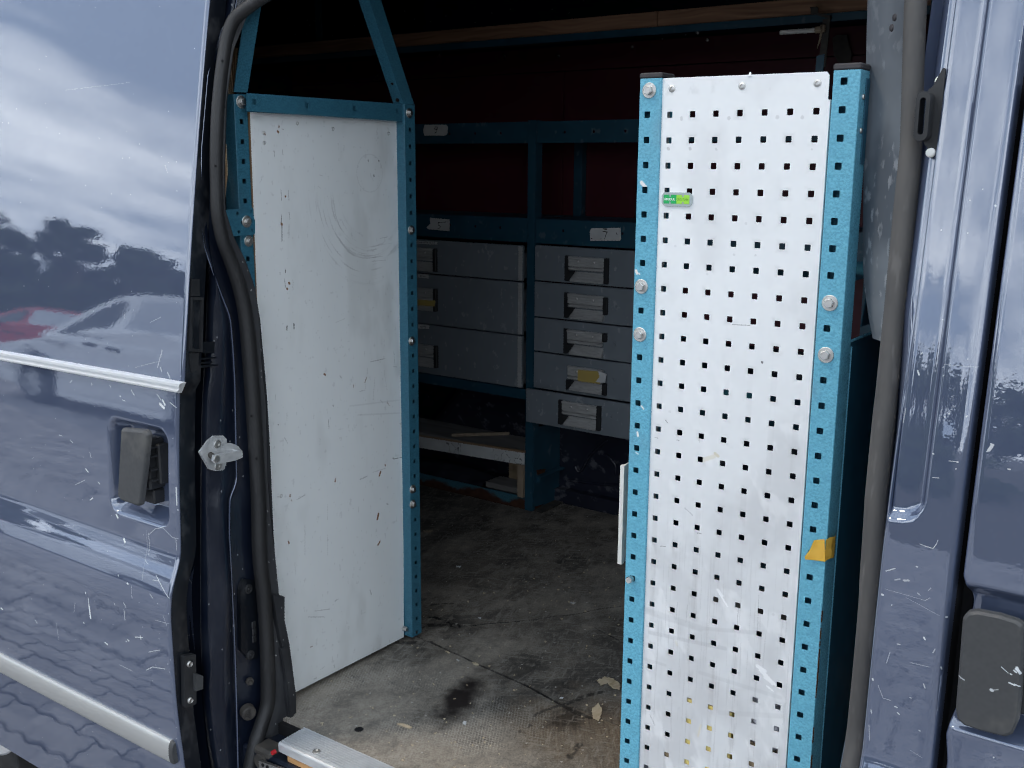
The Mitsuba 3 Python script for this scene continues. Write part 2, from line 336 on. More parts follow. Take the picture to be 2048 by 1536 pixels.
scene['rack_blue_flat'] = {'type': 'principled', 'base_color': proc(lambda p, n, uv: mix(rack_colour(p, n, uv), (0.75, 0.75, 0.72), spot_mask(p, n, uv))), 'roughness': 0.36, 'specular': 0.5}
scene['rack_blue'] = two({'type': 'bumpmap', 'scale': 1.0, 'arbitrary': proc(hammer, eps=0.0005), 'bsdf': {'type': 'ref', 'id': 'rack_blue_flat'}})
scene['rack_blue_dark'] = two({'type': 'bumpmap', 'scale': 1.0, 'arbitrary': proc(hammer, eps=0.0005), 'bsdf': {'type': 'principled', 'base_color': proc(lambda p, n, uv: rack_colour(p, n, uv) * mi.Color3f(0.26, 0.33, 0.36)), 'roughness': 0.36, 'specular': 0.5}})  # the racking blue scaled darker, for the board rack
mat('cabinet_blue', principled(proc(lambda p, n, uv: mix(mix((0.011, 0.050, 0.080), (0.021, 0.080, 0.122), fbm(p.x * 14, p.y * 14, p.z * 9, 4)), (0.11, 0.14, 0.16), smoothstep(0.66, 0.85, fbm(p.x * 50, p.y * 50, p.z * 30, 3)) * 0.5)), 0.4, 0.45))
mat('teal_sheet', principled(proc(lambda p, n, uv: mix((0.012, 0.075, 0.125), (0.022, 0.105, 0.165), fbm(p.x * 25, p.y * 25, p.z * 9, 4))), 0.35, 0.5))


def rust_mask(p):
    top = 0.030 + 0.05 * (fbm(p.x * 9, 3.0, 0.0, 3) - 0.5)
    return smoothstep(-0.010, 0.010, top - p.z + 0.02 * (fbm(p.x * 60, p.y * 60, p.z * 60, 3) - 0.5))


mat('kick_blue', principled(proc(lambda p, n, uv: mix(rack_colour(p, n, uv) * 0.32, mix((0.030, 0.012, 0.008), (0.085, 0.036, 0.020), fbm(p.x * 70, p.y * 70, p.z * 70, 4)), rust_mask(p))), 0.7, 0.3))
mat('rust', principled(proc(lambda p, n, uv: mix((0.030, 0.014, 0.009), (0.11, 0.045, 0.022), fbm(p.x * 90, p.y * 90, p.z * 90, 4))), 0.85, 0.2))

# white laminate board of the left rack: old screw holes, chips down to the brown core, scuffs
LAM_BROWN = [(-0.0074, 1.254, -0.0062, 1.253, 0.0024, 1), (0.0318, 1.27, 0.0317, 1.268, 0.002, 1), (0.0273, 1.26, 0.0298, 1.258, 0.0026, 1), (0.0421, 1.129, 0.0421, 1.128, 0.0023, 1), (0.0282, 1.073, 0.0295, 1.071, 0.003, 1), (0.0426, 0.9481, 0.0439, 0.9469, 0.003, 1), (0.0364, 0.937, 0.0377, 0.9358, 0.0026, 1), (0.1353, 0.7368, 0.1398, 0.7338, 0.0024, 1), (0.2708, 0.7067, 0.2654, 0.6957, 0.0013, 0.9), (0.2257, 0.6988, 0.2271, 0.6903, 0.0011, 0.9), (0.3412, 0.6338, 0.3481, 0.6239, 0.001, 0.7), (0.3281, 0.4805, 0.3298, 0.4788, 0.0022, 0.9), (0.3117, 0.4668, 0.3079, 0.4589, 0.003, 1), (0.1609, 0.4864, 0.1591, 0.4809, 0.002, 1), (0.0218, 0.4843, 0.0217, 0.4809, 0.0022, 1), (0.3015, 0.363, 0.2976, 0.3513, 0.0036, 1), (0.0121, 0.3795, 0.0133, 0.3745, 0.0021, 1), (0.3047, 0.2914, 0.2973, 0.2846, 0.0027, 1), (0.0654, 0.1071, 0.0716, 0.1059, 0.0016, 0.6), (0.0242, 0.4722, 0.0269, 0.4691, 0.001, 0.6)]
LAM_DARK = [(0.0292, 1.091, 0.0285, 1.077, 0.0009, 0.9), (0.0293, 1.068, 0.0277, 1.037, 0.0016, 0.7), (0.0501, 1.096, 0.0522, 1.082, 0.0009, 0.6), (0.0487, 1.069, 0.0474, 1.043, 0.0013, 0.35), (0.0305, 1.142, 0.0308, 1.121, 0.0008, 0.6), (0.051, 1.141, 0.0514, 1.121, 0.0008, 0.6), (0.034, 0.971, 0.0342, 0.9762, 0.0016, 0.9), (0.0188, 0.9722, 0.0186, 0.9691, 0.001, 0.5), (0.0319, 0.8489, 0.0323, 0.8574, 0.002, 0.95), (0.0518, 0.8496, 0.0522, 0.8593, 0.002, 0.95), (0.0305, 0.9576, 0.0323, 0.9395, 0.0008, 0.7), (0.0541, 0.9535, 0.053, 0.9323, 0.0008, 0.4), (0.0159, 1.222, 0.0165, 1.209, 0.0009, 0.5), (0.0388, 1.223, 0.0396, 1.213, 0.0009, 0.4), (0.2922, 1.204, 0.2937, 1.202, 0.0017, 0.9), (0.3268, 1.204, 0.3284, 1.202, 0.0017, 0.8), (0.3108, 1.171, 0.3107, 1.168, 0.0019, 0.9), (-0.0058, 1.236, -0.0073, 1.234, 0.002, 0.8), (0.0396, 1.265, 0.045, 1.263, 0.0007, 0.6), (0.2838, 0.7417, 0.3355, 0.7424, 0.001, 0.5), (0.2481, 0.6772, 0.2648, 0.6778, 0.0009, 0.4), (0.2669, 0.6906, 0.2648, 0.6778, 0.0006, 0.4), (0.3649, 0.7184, 0.3756, 0.7156, 0.0009, 0.5), (0.1447, 0.6293, 0.1454, 0.6094, 0.0011, 0.6), (0.1848, 0.7242, 0.1893, 0.7188, 0.0015, 0.5), (0.2996, 0.702, 0.2911, 0.6491, 0.0008, 0.25), (0.3312, 0.7151, 0.3403, 0.6648, 0.0008, 0.25), (0.3589, 0.4885, 0.3938, 0.4856, 0.0009, 0.9), (0.3572, 0.4915, 0.3607, 0.4868, 0.0016, 0.8), (0.2407, 0.4654, 0.2664, 0.4678, 0.0011, 0.6), (0.2838, 0.4723, 0.3278, 0.4717, 0.0009, 0.35), (-0.0025, 0.4883, -0.0139, 0.4891, 0.0009, 0.6), (0.0416, 0.4687, 0.0657, 0.4728, 0.001, 0.5), (-0.0317, 0.65, -0.0304, 0.6487, 0.0019, 0.8), (-0.0039, 0.6488, -0.0026, 0.6474, 0.0014, 0.8), (0.0128, 0.6165, 0.0206, 0.6025, 0.0009, 0.4), (0.3848, 0.573, 0.3884, 0.571, 0.002, 0.6), (0.3324, 0.3801, 0.336, 0.3779, 0.002, 0.5), (0.0832, 0.1894, 0.1305, 0.1773, 0.001, 0.4), (0.2657, 0.1781, 0.2705, 0.1634, 0.0012, 0.5), (0.0627, 0.1822, 0.1138, 0.1633, 0.0011, 0.45), (0.1473, 0.1913, 0.1588, 0.1923, 0.0013, 0.4), (0.0726, 0.0239, 0.0805, 0.0231, 0.0012, 0.7), (0.1375, 0.0324, 0.1389, 0.0255, 0.0013, 0.6), (0.0923, 0.0384, 0.1085, 0.0406, 0.0008, 0.4), (0.1771, 0.8477, 0.2057, 0.8535, 0.0008, 0.25), (-0.0074, 0.7141, -0.008, 0.7033, 0.0008, 0.4), (0.0227, 0.6701, 0.0218, 0.6536, 0.0008, 0.35), (0.1601, 0.6601, 0.1616, 0.6586, 0.0018, 0.45), (0.3152, 0.6447, 0.3254, 0.6355, 0.001, 0.4), (-0.0246, 1.158, -0.019, 1.165, 0.0008, 0.3), (0.1423, 1.172, 0.1496, 1.17, 0.0007, 0.4), (0.1368, 1.148, 0.1426, 1.144, 0.0007, 0.4), (0.3265, 1.026, 0.3522, 1.029, 0.0011, 0.4), (0.3176, 1.011, 0.3691, 1.014, 0.0008, 0.25), (0.2999, 0.9845, 0.3338, 0.9845, 0.0008, 0.35), (0.2997, 0.9753, 0.3455, 0.9756, 0.0008, 0.35), (0.3983, 0.7541, 0.3997, 0.7391, 0.0012, 0.3), (0.3693, 0.7484, 0.3686, 0.7216, 0.0006, 0.5), (0.0286, 0.3251, 0.0286, 0.2955, 0.001, 0.2), (0.1301, 0.3598, 0.1281, 0.3117, 0.001, 0.2), (0.0624, 0.4034, 0.059, 0.3333, 0.0008, 0.3), (0.1332, 0.4313, 0.1316, 0.3956, 0.0008, 0.25), (0.3299, 0.0216, 0.3334, 0.0148, 0.0012, 0.3), (0.2395, 0.6226, 0.3854, 0.5993, 0.0022, 0.14), (0.2141, 0.6488, 0.3862, 0.6318, 0.0022, 0.12)]


def laminate_colour(p, n, uv):
    y, z = p.y, p.z
    c = mix((0.74, 0.765, 0.762), (0.80, 0.822, 0.815), fbm(y * 6, z * 3, 0.0, 3))
    dirt = fbm(y * 17, z * 7, 5.0, 5)
    fine = fbm(y * 120, z * 95, 3.0, 3)
    c = mix(c, (0.42, 0.43, 0.41), smoothstep(0.52, 0.78, dirt) * 0.30 * (0.4 + 0.6 * smoothstep(0.05, 0.4, y)))
    c = mix(c, (0.40, 0.41, 0.41), smoothstep(0.72, 0.86, fine) * 0.25)
    dy, dz = y - 0.295, z - 1.135
    r = dr.sqrt(dr.square(dy) + dr.square(dz * 0.92))
    arc = smoothstep(0.58, 0.75, fbm(r * 260, dr.atan2(dz, dy) * 2.0, 1.0, 3)) * smoothstep(0.08, 0.12, r) * (1 - smoothstep(0.15, 0.21, r)) * smoothstep(0.02, -0.06, dz)
    c = mix(c, (0.20, 0.20, 0.20), arc * 0.36)
    ring = 1 - smoothstep(0.0005, 0.0018, dr.abs(dr.sqrt(dr.square(y - 0.297) + dr.square(z - 1.175)) - 0.042))
    c = mix(c, (0.42, 0.43, 0.43), ring * 0.22)
    c = mix(c, (0.07, 0.07, 0.07), segs(y, z, LAM_DARK) * 0.85)
    c = mix(c, (0.20, 0.095, 0.045), segs(y, z, LAM_BROWN))
    return mix(c, (0.45, 0.45, 0.42), smoothstep(0.06, 0.0, z) * 0.4 * dirt)


mat('white_laminate', principled(proc(laminate_colour), 0.38, 0.45))
mat('board_edge', principled(proc(lambda p, n, uv: mix((0.20, 0.125, 0.07), (0.34, 0.23, 0.14), fbm(p.x * 900, p.y * 20, p.z * 20, 3))), 0.8, 0.2))
mat('ply_edge', principled(proc(lambda p, n, uv: mix((0.16, 0.10, 0.055), (0.55, 0.42, 0.27), smoothstep(0.35, 0.65, noise(p.y * 620 + p.x * 400, p.z * 4)))), 0.75, 0.2))

# white-coated perforated sheet: rubbed grey, scraped
PERF_MARKS = [(0.1905, 0.4191, 0.2034, 0.4144, 0.0035, 0.9), (0.1967, 0.4141, 0.2168, 0.3979, 0.004, 0.9), (0.204, 0.4034, 0.2294, 0.3942, 0.003, 0.8), (0.2081, 0.39, 0.2184, 0.3847, 0.0016, 0.8), (0.1181, 0.527, 0.1348, 0.5056, 0.0016, 0.8), (0.1171, 0.5293, 0.1245, 0.5209, 0.003, 0.7)]
PERF_DARK = [(0.119, 0.9605, 0.1472, 0.9616, 0.0008, 0.5), (0.0122, 0.795, 0.0168, 0.7907, 0.0008, 0.7), (0.1693, 0.9082, 0.1702, 0.9076, 0.002, 0.9), (0.0531, 0.6545, 0.0668, 0.6455, 0.0013, 0.25), (0.0769, 0.6171, 0.0831, 0.6176, 0.0012, 0.5), (0.0723, 0.7713, 0.0742, 0.7684, 0.001, 0.25), (0.034, 0.7652, 0.0375, 0.7649, 0.001, 0.5), (-0.0056, 0.763, -0.0001, 0.763, 0.0007, 0.5), (0.0117, 0.5802, 0.0209, 0.5814, 0.0011, 0.5), (-0.0148, 0.4596, 0.089, 0.4557, 0.007, 0.12), (0.089, 0.4557, 0.1914, 0.4758, 0.004, 0.1), (-0.0019, 0.4222, 0.1343, 0.4327, 0.004, 0.13), (-0.0096, 0.3713, 0.0285, 0.3717, 0.003, 0.1), (0.0927, 0.3778, 0.2304, 0.3774, 0.004, 0.08), (0.1314, 0.3184, 0.2323, 0.3461, 0.005, 0.08), (0.0468, 0.4893, 0.0454, 0.4579, 0.0007, 0.25), (0.0649, 0.4897, 0.0636, 0.4584, 0.0007, 0.25), (0.1532, 0.513, 0.153, 0.4701, 0.0007, 0.3), (0.1861, 0.5384, 0.1875, 0.4713, 0.0007, 0.25), (0.0038, 0.271, 0.014, 0.2556, 0.001, 0.3)]
DENTS = [(0.0199, 1.267, 0.02, 1.265, 0.003, 0.5), (0.0972, 1.265, 0.0973, 1.265, 0.0034, 0.5), (0.1717, 1.265, 0.1717, 1.265, 0.0034, 0.45), (0.2086, 1.264, 0.2086, 1.264, 0.0032, 0.45), (-0.001, 1.222, 0.0008, 1.221, 0.0026, 0.7), (0.0361, 1.222, 0.037, 1.221, 0.0026, 0.7), (0.0788, 1.221, 0.0796, 1.22, 0.002, 0.5), (0.1323, 1.113, 0.1323, 1.113, 0.0026, 0.35), (0.0181, 1.074, 0.0181, 1.074, 0.0026, 0.3), (0.0187, 0.81, 0.0196, 0.8101, 0.0024, 0.3), (0.2107, 0.5123, 0.2115, 0.5125, 0.0024, 0.3), (0.0009, 1.048, 0.0028, 1.047, 0.002, 0.4), (0.1158, 1.066, 0.1166, 1.066, 0.002, 0.4), (0.1498, 1.067, 0.1499, 1.067, 0.002, 0.4), (0.0733, 1.034, 0.0741, 1.034, 0.002, 0.3), (0.2253, 1.22, 0.2253, 1.22, 0.0018, 0.4)]
YELLOW_SMEAR = [(0.0989, 0.2847, 0.0945, 0.263, 0.002, 0.5), (0.047, 0.4198, 0.0491, 0.4141, 0.0022, 0.35), (0.1006, 0.754, 0.1059, 0.7508, 0.003, 0.8), (0.0992, 0.7488, 0.0799, 0.7398, 0.004, 0.5)]


def perf_colour(p, n, uv):
    x, z = p.x, p.z
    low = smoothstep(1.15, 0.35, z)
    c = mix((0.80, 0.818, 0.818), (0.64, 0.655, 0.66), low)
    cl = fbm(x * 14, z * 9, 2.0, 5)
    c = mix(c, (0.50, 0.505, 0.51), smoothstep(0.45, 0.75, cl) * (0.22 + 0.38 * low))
    c = mix(c, (0.80, 0.81, 0.81), smoothstep(0.60, 0.75, fbm(x * 30 + z * 9, z * 16, 8.0, 4)) * 0.5)
    st = smoothstep(0.60, 0.80, fbm(x * 420, z * 14, 0.0, 3)) * smoothstep(0.75, 0.4, z) * smoothstep(0.10, 0.3, z)
    c = mix(c, (0.36, 0.36, 0.36), st * 0.28)
    gx, gz = x / 0.038, (1.31 - z) / 0.038
    fx, fz = dr.abs(gx - dr.round(gx)) * 0.038, dr.abs(gz - dr.round(gz)) * 0.038
    rim = dr.maximum(fx, fz)
    grime = smoothstep(0.0125, 0.0050, rim) * smoothstep(0.50, 0.72, fbm(x * 60, z * 46, 71.0, 4))
    below = smoothstep(0.0065, 0.0035, fx) * smoothstep(0.50, 0.70, fbm(x * 50, z * 22, 75.0, 4)) * low
    c = mix(c, (0.36, 0.355, 0.345), dr.clip(grime * 0.18 + below * 0.22, 0, 1))
    c = mix(c, (0.42, 0.42, 0.42), segs(x, z, DENTS) * 0.8)
    c = mix(c, (0.13, 0.13, 0.135), segs(x, z, PERF_DARK))
    c = mix(c, (0.66, 0.60, 0.44), segs(x, z, YELLOW_SMEAR))
    return mix(c, (0.84, 0.85, 0.85), segs(x, z, PERF_MARKS))


mat('perforated_white', principled(proc(perf_colour), 0.42, 0.4))


def drawer_colour(p, n, uv):
    d = fbm(p.x * 9, p.z * 9, p.y * 3, 4)
    s = smoothstep(0.70, 0.8, fbm(p.x * 60, p.z * 40, 2.0, 4))
    return mix(mix((0.158, 0.182, 0.204), (0.205, 0.230, 0.254), d), (0.42, 0.43, 0.44), s * 0.35)


mat('drawer_grey', principled(proc(drawer_colour), 0.45, 0.4))
mat('handle_alu', principled(proc(lambda p, n, uv: mix((0.34, 0.338, 0.33), (0.56, 0.555, 0.54), fbm(p.x * 60, p.y * 60, p.z * 240, 3))), 0.35, 0.5, metallic=0.2))
mat('black_plastic', principled(proc(lambda p, n, uv: mix((0.012, 0.013, 0.015), (0.03, 0.031, 0.033), fbm(p.x * 30, p.y * 30, p.z * 30, 3))), 0.45, 0.45))


HANDLE_MARKS = [(0.5819, 0.6082, 0.5844, 0.6063, 0.0014, 1), (0.5828, 0.6103, 0.5868, 0.6039, 0.0018, 0.9), (0.58, 0.6057, 0.583, 0.604, 0.0011, 0.8), (0.566, 0.606, 0.5739, 0.6006, 0.0006, 0.7), (0.5767, 0.6002, 0.5779, 0.5999, 0.001, 0.8), (0.5763, 0.5885, 0.5826, 0.5872, 0.0011, 0.9), (0.5824, 0.5885, 0.5881, 0.587, 0.0009, 0.8), (0.5577, 0.5731, 0.5588, 0.5728, 0.0022, 0.7), (0.52, 0.5792, 0.5262, 0.5765, 0.001, 0.5), (0.561, 0.5741, 0.5653, 0.5761, 0.0008, 0.4)]


def grip_colour(p, n, uv):
    f = fbm(p.x * 220, p.z * 220, p.y * 220, 2)
    d = fbm(p.x * 22, p.z * 16, 0.0, 4)
    c = mix(mix((0.048, 0.050, 0.052), (0.062, 0.064, 0.066), f), (0.14, 0.135, 0.12), smoothstep(0.55, 0.8, d) * 0.4)
    return mix(c, (0.62, 0.66, 0.68), dr.select(p.x > 0, segs(p.x, p.z, HANDLE_MARKS), 0.0))


mat('grip_plastic', principled(proc(grip_colour), 0.5, 0.4))
mat('satin_alu', principled(proc(lambda p, n, uv: mix((0.46, 0.475, 0.485), (0.62, 0.635, 0.645), fbm(p.x * 30, p.y * 60, p.z * 60, 4))), 0.36, 0.5, metallic=0.35))
mat('pressed_steel', principled(proc(lambda p, n, uv: mix((0.46, 0.47, 0.47), (0.70, 0.71, 0.71), fbm(p.y * 60, p.z * 60, p.x * 60, 3))), 0.35, 0.5, metallic=0.4))
mat('aluminium', two({'type': 'roughconductor', 'material': 'Al', 'alpha': 0.22, 'specular_reflectance': proc(lambda p, n, uv: mix((0.60, 0.61, 0.62), (0.92, 0.93, 0.94), fbm(p.x * 40, p.y * 90, p.z * 60, 4)))}))
mat('zinc', two({'type': 'roughconductor', 'material': 'Al', 'alpha': 0.32, 'specular_reflectance': proc(lambda p, n, uv: mix((0.50, 0.50, 0.48), (0.84, 0.83, 0.79), fbm(p.x * 300, p.y * 300, p.z * 300, 3)))}))
mat('bright_trim', principled((0.72, 0.73, 0.73), 0.25, 0.5, metallic=0.35))
mat('silver_paint', principled(proc(lambda p, n, uv: mix((0.44, 0.445, 0.43), (0.51, 0.515, 0.50), fbm(p.x * 4, p.z * 40, 0.0, 3))), 0.32, 0.5, metallic=0.5))
mat('cap_black', principled((0.045, 0.042, 0.045), 0.5, 0.4))


# van floor: phenolic-faced plywood, dark, worn to the wood and painted lighter for daylight near the step
def floor_colour(p, n, uv):
    x, y = p.x, p.y
    big = fbm(x * 3.0, y * 3.0, 1.0, 5)
    mid = fbm(x * 16, y * 11, 4.0, 5)
    c = mix((0.082, 0.078, 0.073), (0.29, 0.272, 0.245), smoothstep(0.28, 0.76, 0.5 * big + 0.5 * mid))
    c = mix(c, (0.038, 0.036, 0.035), smoothstep(0.48, 0.70, 0.6 * fbm(x * 7 + 2, y * 5, 9.0, 4) + 0.4 * fbm(x * 40, y * 30, 10.0, 4)) * 0.6)
    c = mix(c, (0.30, 0.295, 0.28), smoothstep(0.55, 0.80, fbm(x * 60, y * 45, 2.0, 5)) * 0.30)
    ang = x * 0.8 + y * 0.6
    tan = x * 0.6 - y * 0.8
    scr = smoothstep(0.66, 0.80, fbm(ang * 9, tan * 240, 3.0, 3)) + smoothstep(0.70, 0.82, fbm(x * 200, y * 10, 6.0, 3))
    c = mix(c, (0.23, 0.225, 0.215), dr.clip(scr, 0, 1) * 0.45)
    front = smoothstep(0.50, 0.10, y)
    h1 = dr.abs(dr.sin(x * 420 + y * 250))
    h2 = dr.abs(dr.sin(x * 420 - y * 250))
    weave = smoothstep(0.90, 1.0, dr.maximum(h1, h2)) * smoothstep(0.35, 0.65, fbm(x * 8, y * 8, 2.0, 4)) * smoothstep(0.36, 0.28, y)
    c = mix(c, (0.46, 0.45, 0.43), weave * 0.75 * front)
    w = 0.6 * fbm(x * 6 + 0.4 * y, y * 7 - 0.5 * x, 12.0, 4) + 0.4 * fbm(x * 26 + 9 * y, y * 22, 14.0, 4)
    bare = smoothstep(0.22, 0.60, w - dr.sqrt(dr.square((x + 0.22) / 0.30) + dr.square((y - 0.30) / 0.16)) * 0.42 + 0.22)
    grain = fbm(tan * 20, ang * 260, 0.0, 3)
    c = mix(c, mix((0.085, 0.068, 0.052), (0.24, 0.20, 0.155), grain), bare * 0.75)
    tanw = smoothstep(0.46, 0.66, fbm(x * 4.5, y * 4.5, 20.0, 4)) * smoothstep(0.30, 0.0, y)
    c = mix(c, (0.24, 0.21, 0.17), tanw * 0.25)
    c = mix(c, (0.40, 0.38, 0.345), smoothstep(0.34, -0.06, y) * smoothstep(0.34, 0.62, 0.5 * fbm(x * 11, y * 9, 31.0, 4) + 0.5 * fbm(x * 90, y * 75, 33.0, 4)) * 0.5)  # daylight by the doorway painted in as a paler colour
    s2 = dr.sqrt(dr.square((x + 0.36) / 0.035) + dr.square((y - 0.30) / 0.05))
    c = mix(c, (0.022, 0.016, 0.014), smoothstep(1.3, 0.4, s2 + 1.1 * (fbm(x * 50, y * 50, 5.0, 4) - 0.5)) * 0.7)
    dust = smoothstep(0.9, 0.1, dr.sqrt(dr.square((x + 0.72) / 0.16) + dr.square((y - 0.80) / 0.07)) + 0.9 * (fbm(x * 22, y * 22, 7.0, 4) - 0.5))
    c = mix(c, (0.24, 0.225, 0.20), dust * 0.6)
    crack = mi.Float(0)
    wob = 0.020 * (fbm(x * 14, y * 14, 30.0, 3) - 0.5)
    crack = segs(x + wob, y - wob, FLOOR_CRACKS) * smoothstep(0.36, 0.56, fbm(x * 75, y * 60, 40.0, 4) + 0.06)
    c = mix(c, (0.012, 0.012, 0.013), dr.maximum(crack * 0.9, segs(x + 0.3 * wob, y - 0.3 * wob, FLOOR_SEAM) * (0.55 + 0.45 * fbm(x * 60, y * 60, 48.0, 3))))
    spk = fbm(x * 330, y * 330, 50.0, 2)
    c = c * (0.72 + 0.56 * spk)
    lite = smoothstep(0.60, 0.76, fbm(x * 120 + 40 * y, y * 34, 44.0, 4)) + smoothstep(0.62, 0.78, fbm(x * 30, y * 150 - 50 * x, 46.0, 4))
    c = mix(c, (0.36, 0.35, 0.33), dr.clip(lite, 0, 1) * 0.28)
    s = dr.sqrt(dr.square(((x + 0.600) * 0.965 + (y - 0.235) * 0.26) / 0.040) + dr.square(((x + 0.600) * -0.26 + (y - 0.235) * 0.965) / 0.135))
    st = smoothstep(1.35, 0.35, s + 0.9 * (fbm(x * 40, y * 40, 0.0, 4) - 0.5))
    c = mix(c, (0.012, 0.008, 0.008), st * 0.95)
    a, b, q = voronoi(x * 34, y * 34)
    c = c * mi.Color3f(0.90, 0.85, 0.785)
    return mix(c, (0.46, 0.44, 0.40), (1 - smoothstep(0.05, 0.10, a)) * dr.select(q > 0.93, 1.0, 0.0) * 0.8)


FLOOR_SEAM = [(-0.8414, 0.418, -0.6809, 0.3941, 0.004, 1), (-0.6809, 0.3941, -0.519, 0.3765, 0.0045, 1), (-0.519, 0.3765, -0.4038, 0.3521, 0.005, 1), (-0.4038, 0.3521, -0.321, 0.3425, 0.006, 0.9), (-0.8403, 0.5357, -0.7122, 0.6762, 0.0022, 0.6), (-0.7122, 0.6762, -0.5572, 0.903, 0.002, 0.5)]
FLOOR_CRACKS = [(-0.9583, 0.4948, -0.9254, 0.5347, 0.005, 0.9), (-0.9254, 0.5347, -0.8403, 0.5357, 0.009, 1), (-0.9308, 0.4691, -0.8403, 0.5357, 0.012, 0.9), (-0.8403, 0.5357, -0.7122, 0.6762, 0.003, 0.9), (-0.7122, 0.6762, -0.5572, 0.903, 0.0025, 0.7), (-0.5475, 0.7402, -0.4478, 0.7114, 0.0025, 0.9), (-1.002, 0.5831, -0.951, 0.6415, 0.006, 0.6), (-0.9959, 0.5383, -1.002, 0.5831, 0.007, 0.6), (-0.4038, 0.3521, -0.3608, 0.4632, 0.007, 0.7), (-0.4038, 0.3521, -0.4208, 0.2746, 0.006, 0.6), (-0.4038, 0.3521, -0.3201, 0.3432, 0.008, 0.8), (-0.2693, 0.1813, -0.2777, 0.2336, 0.008, 0.7), (-0.4116, 0.204, -0.4082, 0.237, 0.006, 0.6), (-1.09, 0.4567, -0.9764, 0.2631, 0.003, 0.4), (-0.9245, 0.3358, -0.8725, 0.3916, 0.008, 0.8), (-0.8725, 0.3916, -0.8414, 0.418, 0.006, 0.8)]
mat('floor_ply', principled(proc(floor_colour), 0.55, 0.4))
mat('floor_gap', principled((0.012, 0.012, 0.013), 0.9, 0.2))
mat('red_board', principled(proc(lambda p, n, uv: mix((0.058, 0.008, 0.016), (0.082, 0.012, 0.022), fbm(p.x * 5, p.z * 5, p.y * 5, 3))), 0.5, 0.4))


def wood_colour(p, n, uv):
    g = fbm(p.x * 7, p.z * 150 + 6 * fbm(p.x * 4, p.z * 14, 0.0, 3), p.y * 40, 4)
    return mix((0.17, 0.085, 0.05), (0.45, 0.26, 0.16), g)


mat('brown_timber', principled(proc(wood_colour), 0.6, 0.3))
mat('pale_wood', principled(proc(lambda p, n, uv: mix((0.22, 0.165, 0.115), (0.40, 0.32, 0.235), fbm(p.x * 12, p.z * 12, p.y * 160, 4))), 0.8, 0.2))
mat('grey_board', principled(proc(lambda p, n, uv: mix((0.13, 0.125, 0.12), (0.22, 0.21, 0.20), fbm(p.x * 10, p.y * 60, p.z * 10, 4))), 0.8, 0.2))


def doodle_colour(p, n, uv):
    m = fbm(p.x * 55, p.z * 45, 0.0, 3)
    line = 1 - smoothstep(0.0, 0.035, dr.abs(m - 0.56))
    return mix(mix((0.52, 0.53, 0.52), (0.62, 0.63, 0.62), m), (0.07, 0.07, 0.08), line * smoothstep(0.4, 0.55, fbm(p.x * 9, 2.0, 0.0, 2)))


mat('marked_edge', principled(proc(doodle_colour), 0.6, 0.3))
mat('white_plastic', principled((0.72, 0.71, 0.66), 0.4, 0.4))
mat('paper_white', principled(proc(lambda p, n, uv: mix((0.50, 0.51, 0.51), (0.60, 0.60, 0.59), fbm(p.x * 60, p.z * 60, p.y * 9, 3))), 0.7, 0.2))
mat('ink', principled((0.03, 0.03, 0.034), 0.7, 0.2))
mat('grey_print', principled((0.10, 0.10, 0.11), 0.7, 0.2))
mat('yellow_card', principled((0.46, 0.34, 0.10), 0.6, 0.3))
mat('tape_yellow', principled(proc(lambda p, n, uv: mix((0.66, 0.36, 0.035), (0.80, 0.50, 0.09), fbm(p.x * 90, p.y * 90, p.z * 60, 3))), 0.5, 0.3))
mat('badge_green', principled((0.02, 0.40, 0.11), 0.3, 0.5))
mat('badge_lime', principled((0.33, 0.70, 0.07), 0.3, 0.5))
mat('badge_frame', principled((0.36, 0.42, 0.42), 0.25, 0.5, clearcoat=1.0))
mat('badge_white', principled((0.80, 0.86, 0.82), 0.4, 0.4))
mat('badge_dark', principled((0.13, 0.34, 0.03), 0.4, 0.4))
mat('box_yellow', principled(proc(lambda p, n, uv: mix((0.72, 0.55, 0.14), (0.82, 0.70, 0.30), fbm(p.x * 30, p.y * 30, p.z * 30, 3))), 0.6, 0.3))
mat('cardboard', principled(proc(lambda p, n, uv: mix((0.26, 0.19, 0.12), (0.36, 0.28, 0.18), fbm(p.x * 30, p.y * 30, p.z * 60, 3))), 0.85, 0.15))
mat('bag_grey', principled(proc(lambda p, n, uv: mix((0.40, 0.38, 0.44), (0.78, 0.78, 0.80), fbm(p.x * 60, p.y * 60, p.z * 60, 3))), 0.25, 0.5))
mat('cloth_dark', principled(proc(lambda p, n, uv: mix((0.010, 0.012, 0.020), (0.030, 0.034, 0.05), fbm(p.x * 20, p.y * 20, p.z * 20, 3))), 0.9, 0.1))
mat('chip_wood', principled(proc(lambda p, n, uv: mix((0.36, 0.26, 0.15), (0.66, 0.57, 0.42), fbm(p.x * 120, p.y * 60, p.z * 90, 3))), 0.85, 0.1))
mat('red_plastic', principled((0.40, 0.015, 0.02), 0.4, 0.4))
mat('orange_wood', principled(proc(lambda p, n, uv: mix((0.42, 0.22, 0.09), (0.60, 0.36, 0.17), fbm(p.x * 40, p.z * 300, p.y * 60, 3))), 0.7, 0.2))


def arch_colour(p, n, uv):
    d = fbm(p.x * 12, p.z * 10, p.y * 8, 4)
    s = smoothstep(0.62, 0.80, fbm(p.x * 30 + p.z * 30, p.z * 30 - p.x * 18, 3.0, 4))
    return mix(mix((0.008, 0.010, 0.020), (0.024, 0.027, 0.042), d), (0.20, 0.20, 0.22), s * 0.35)


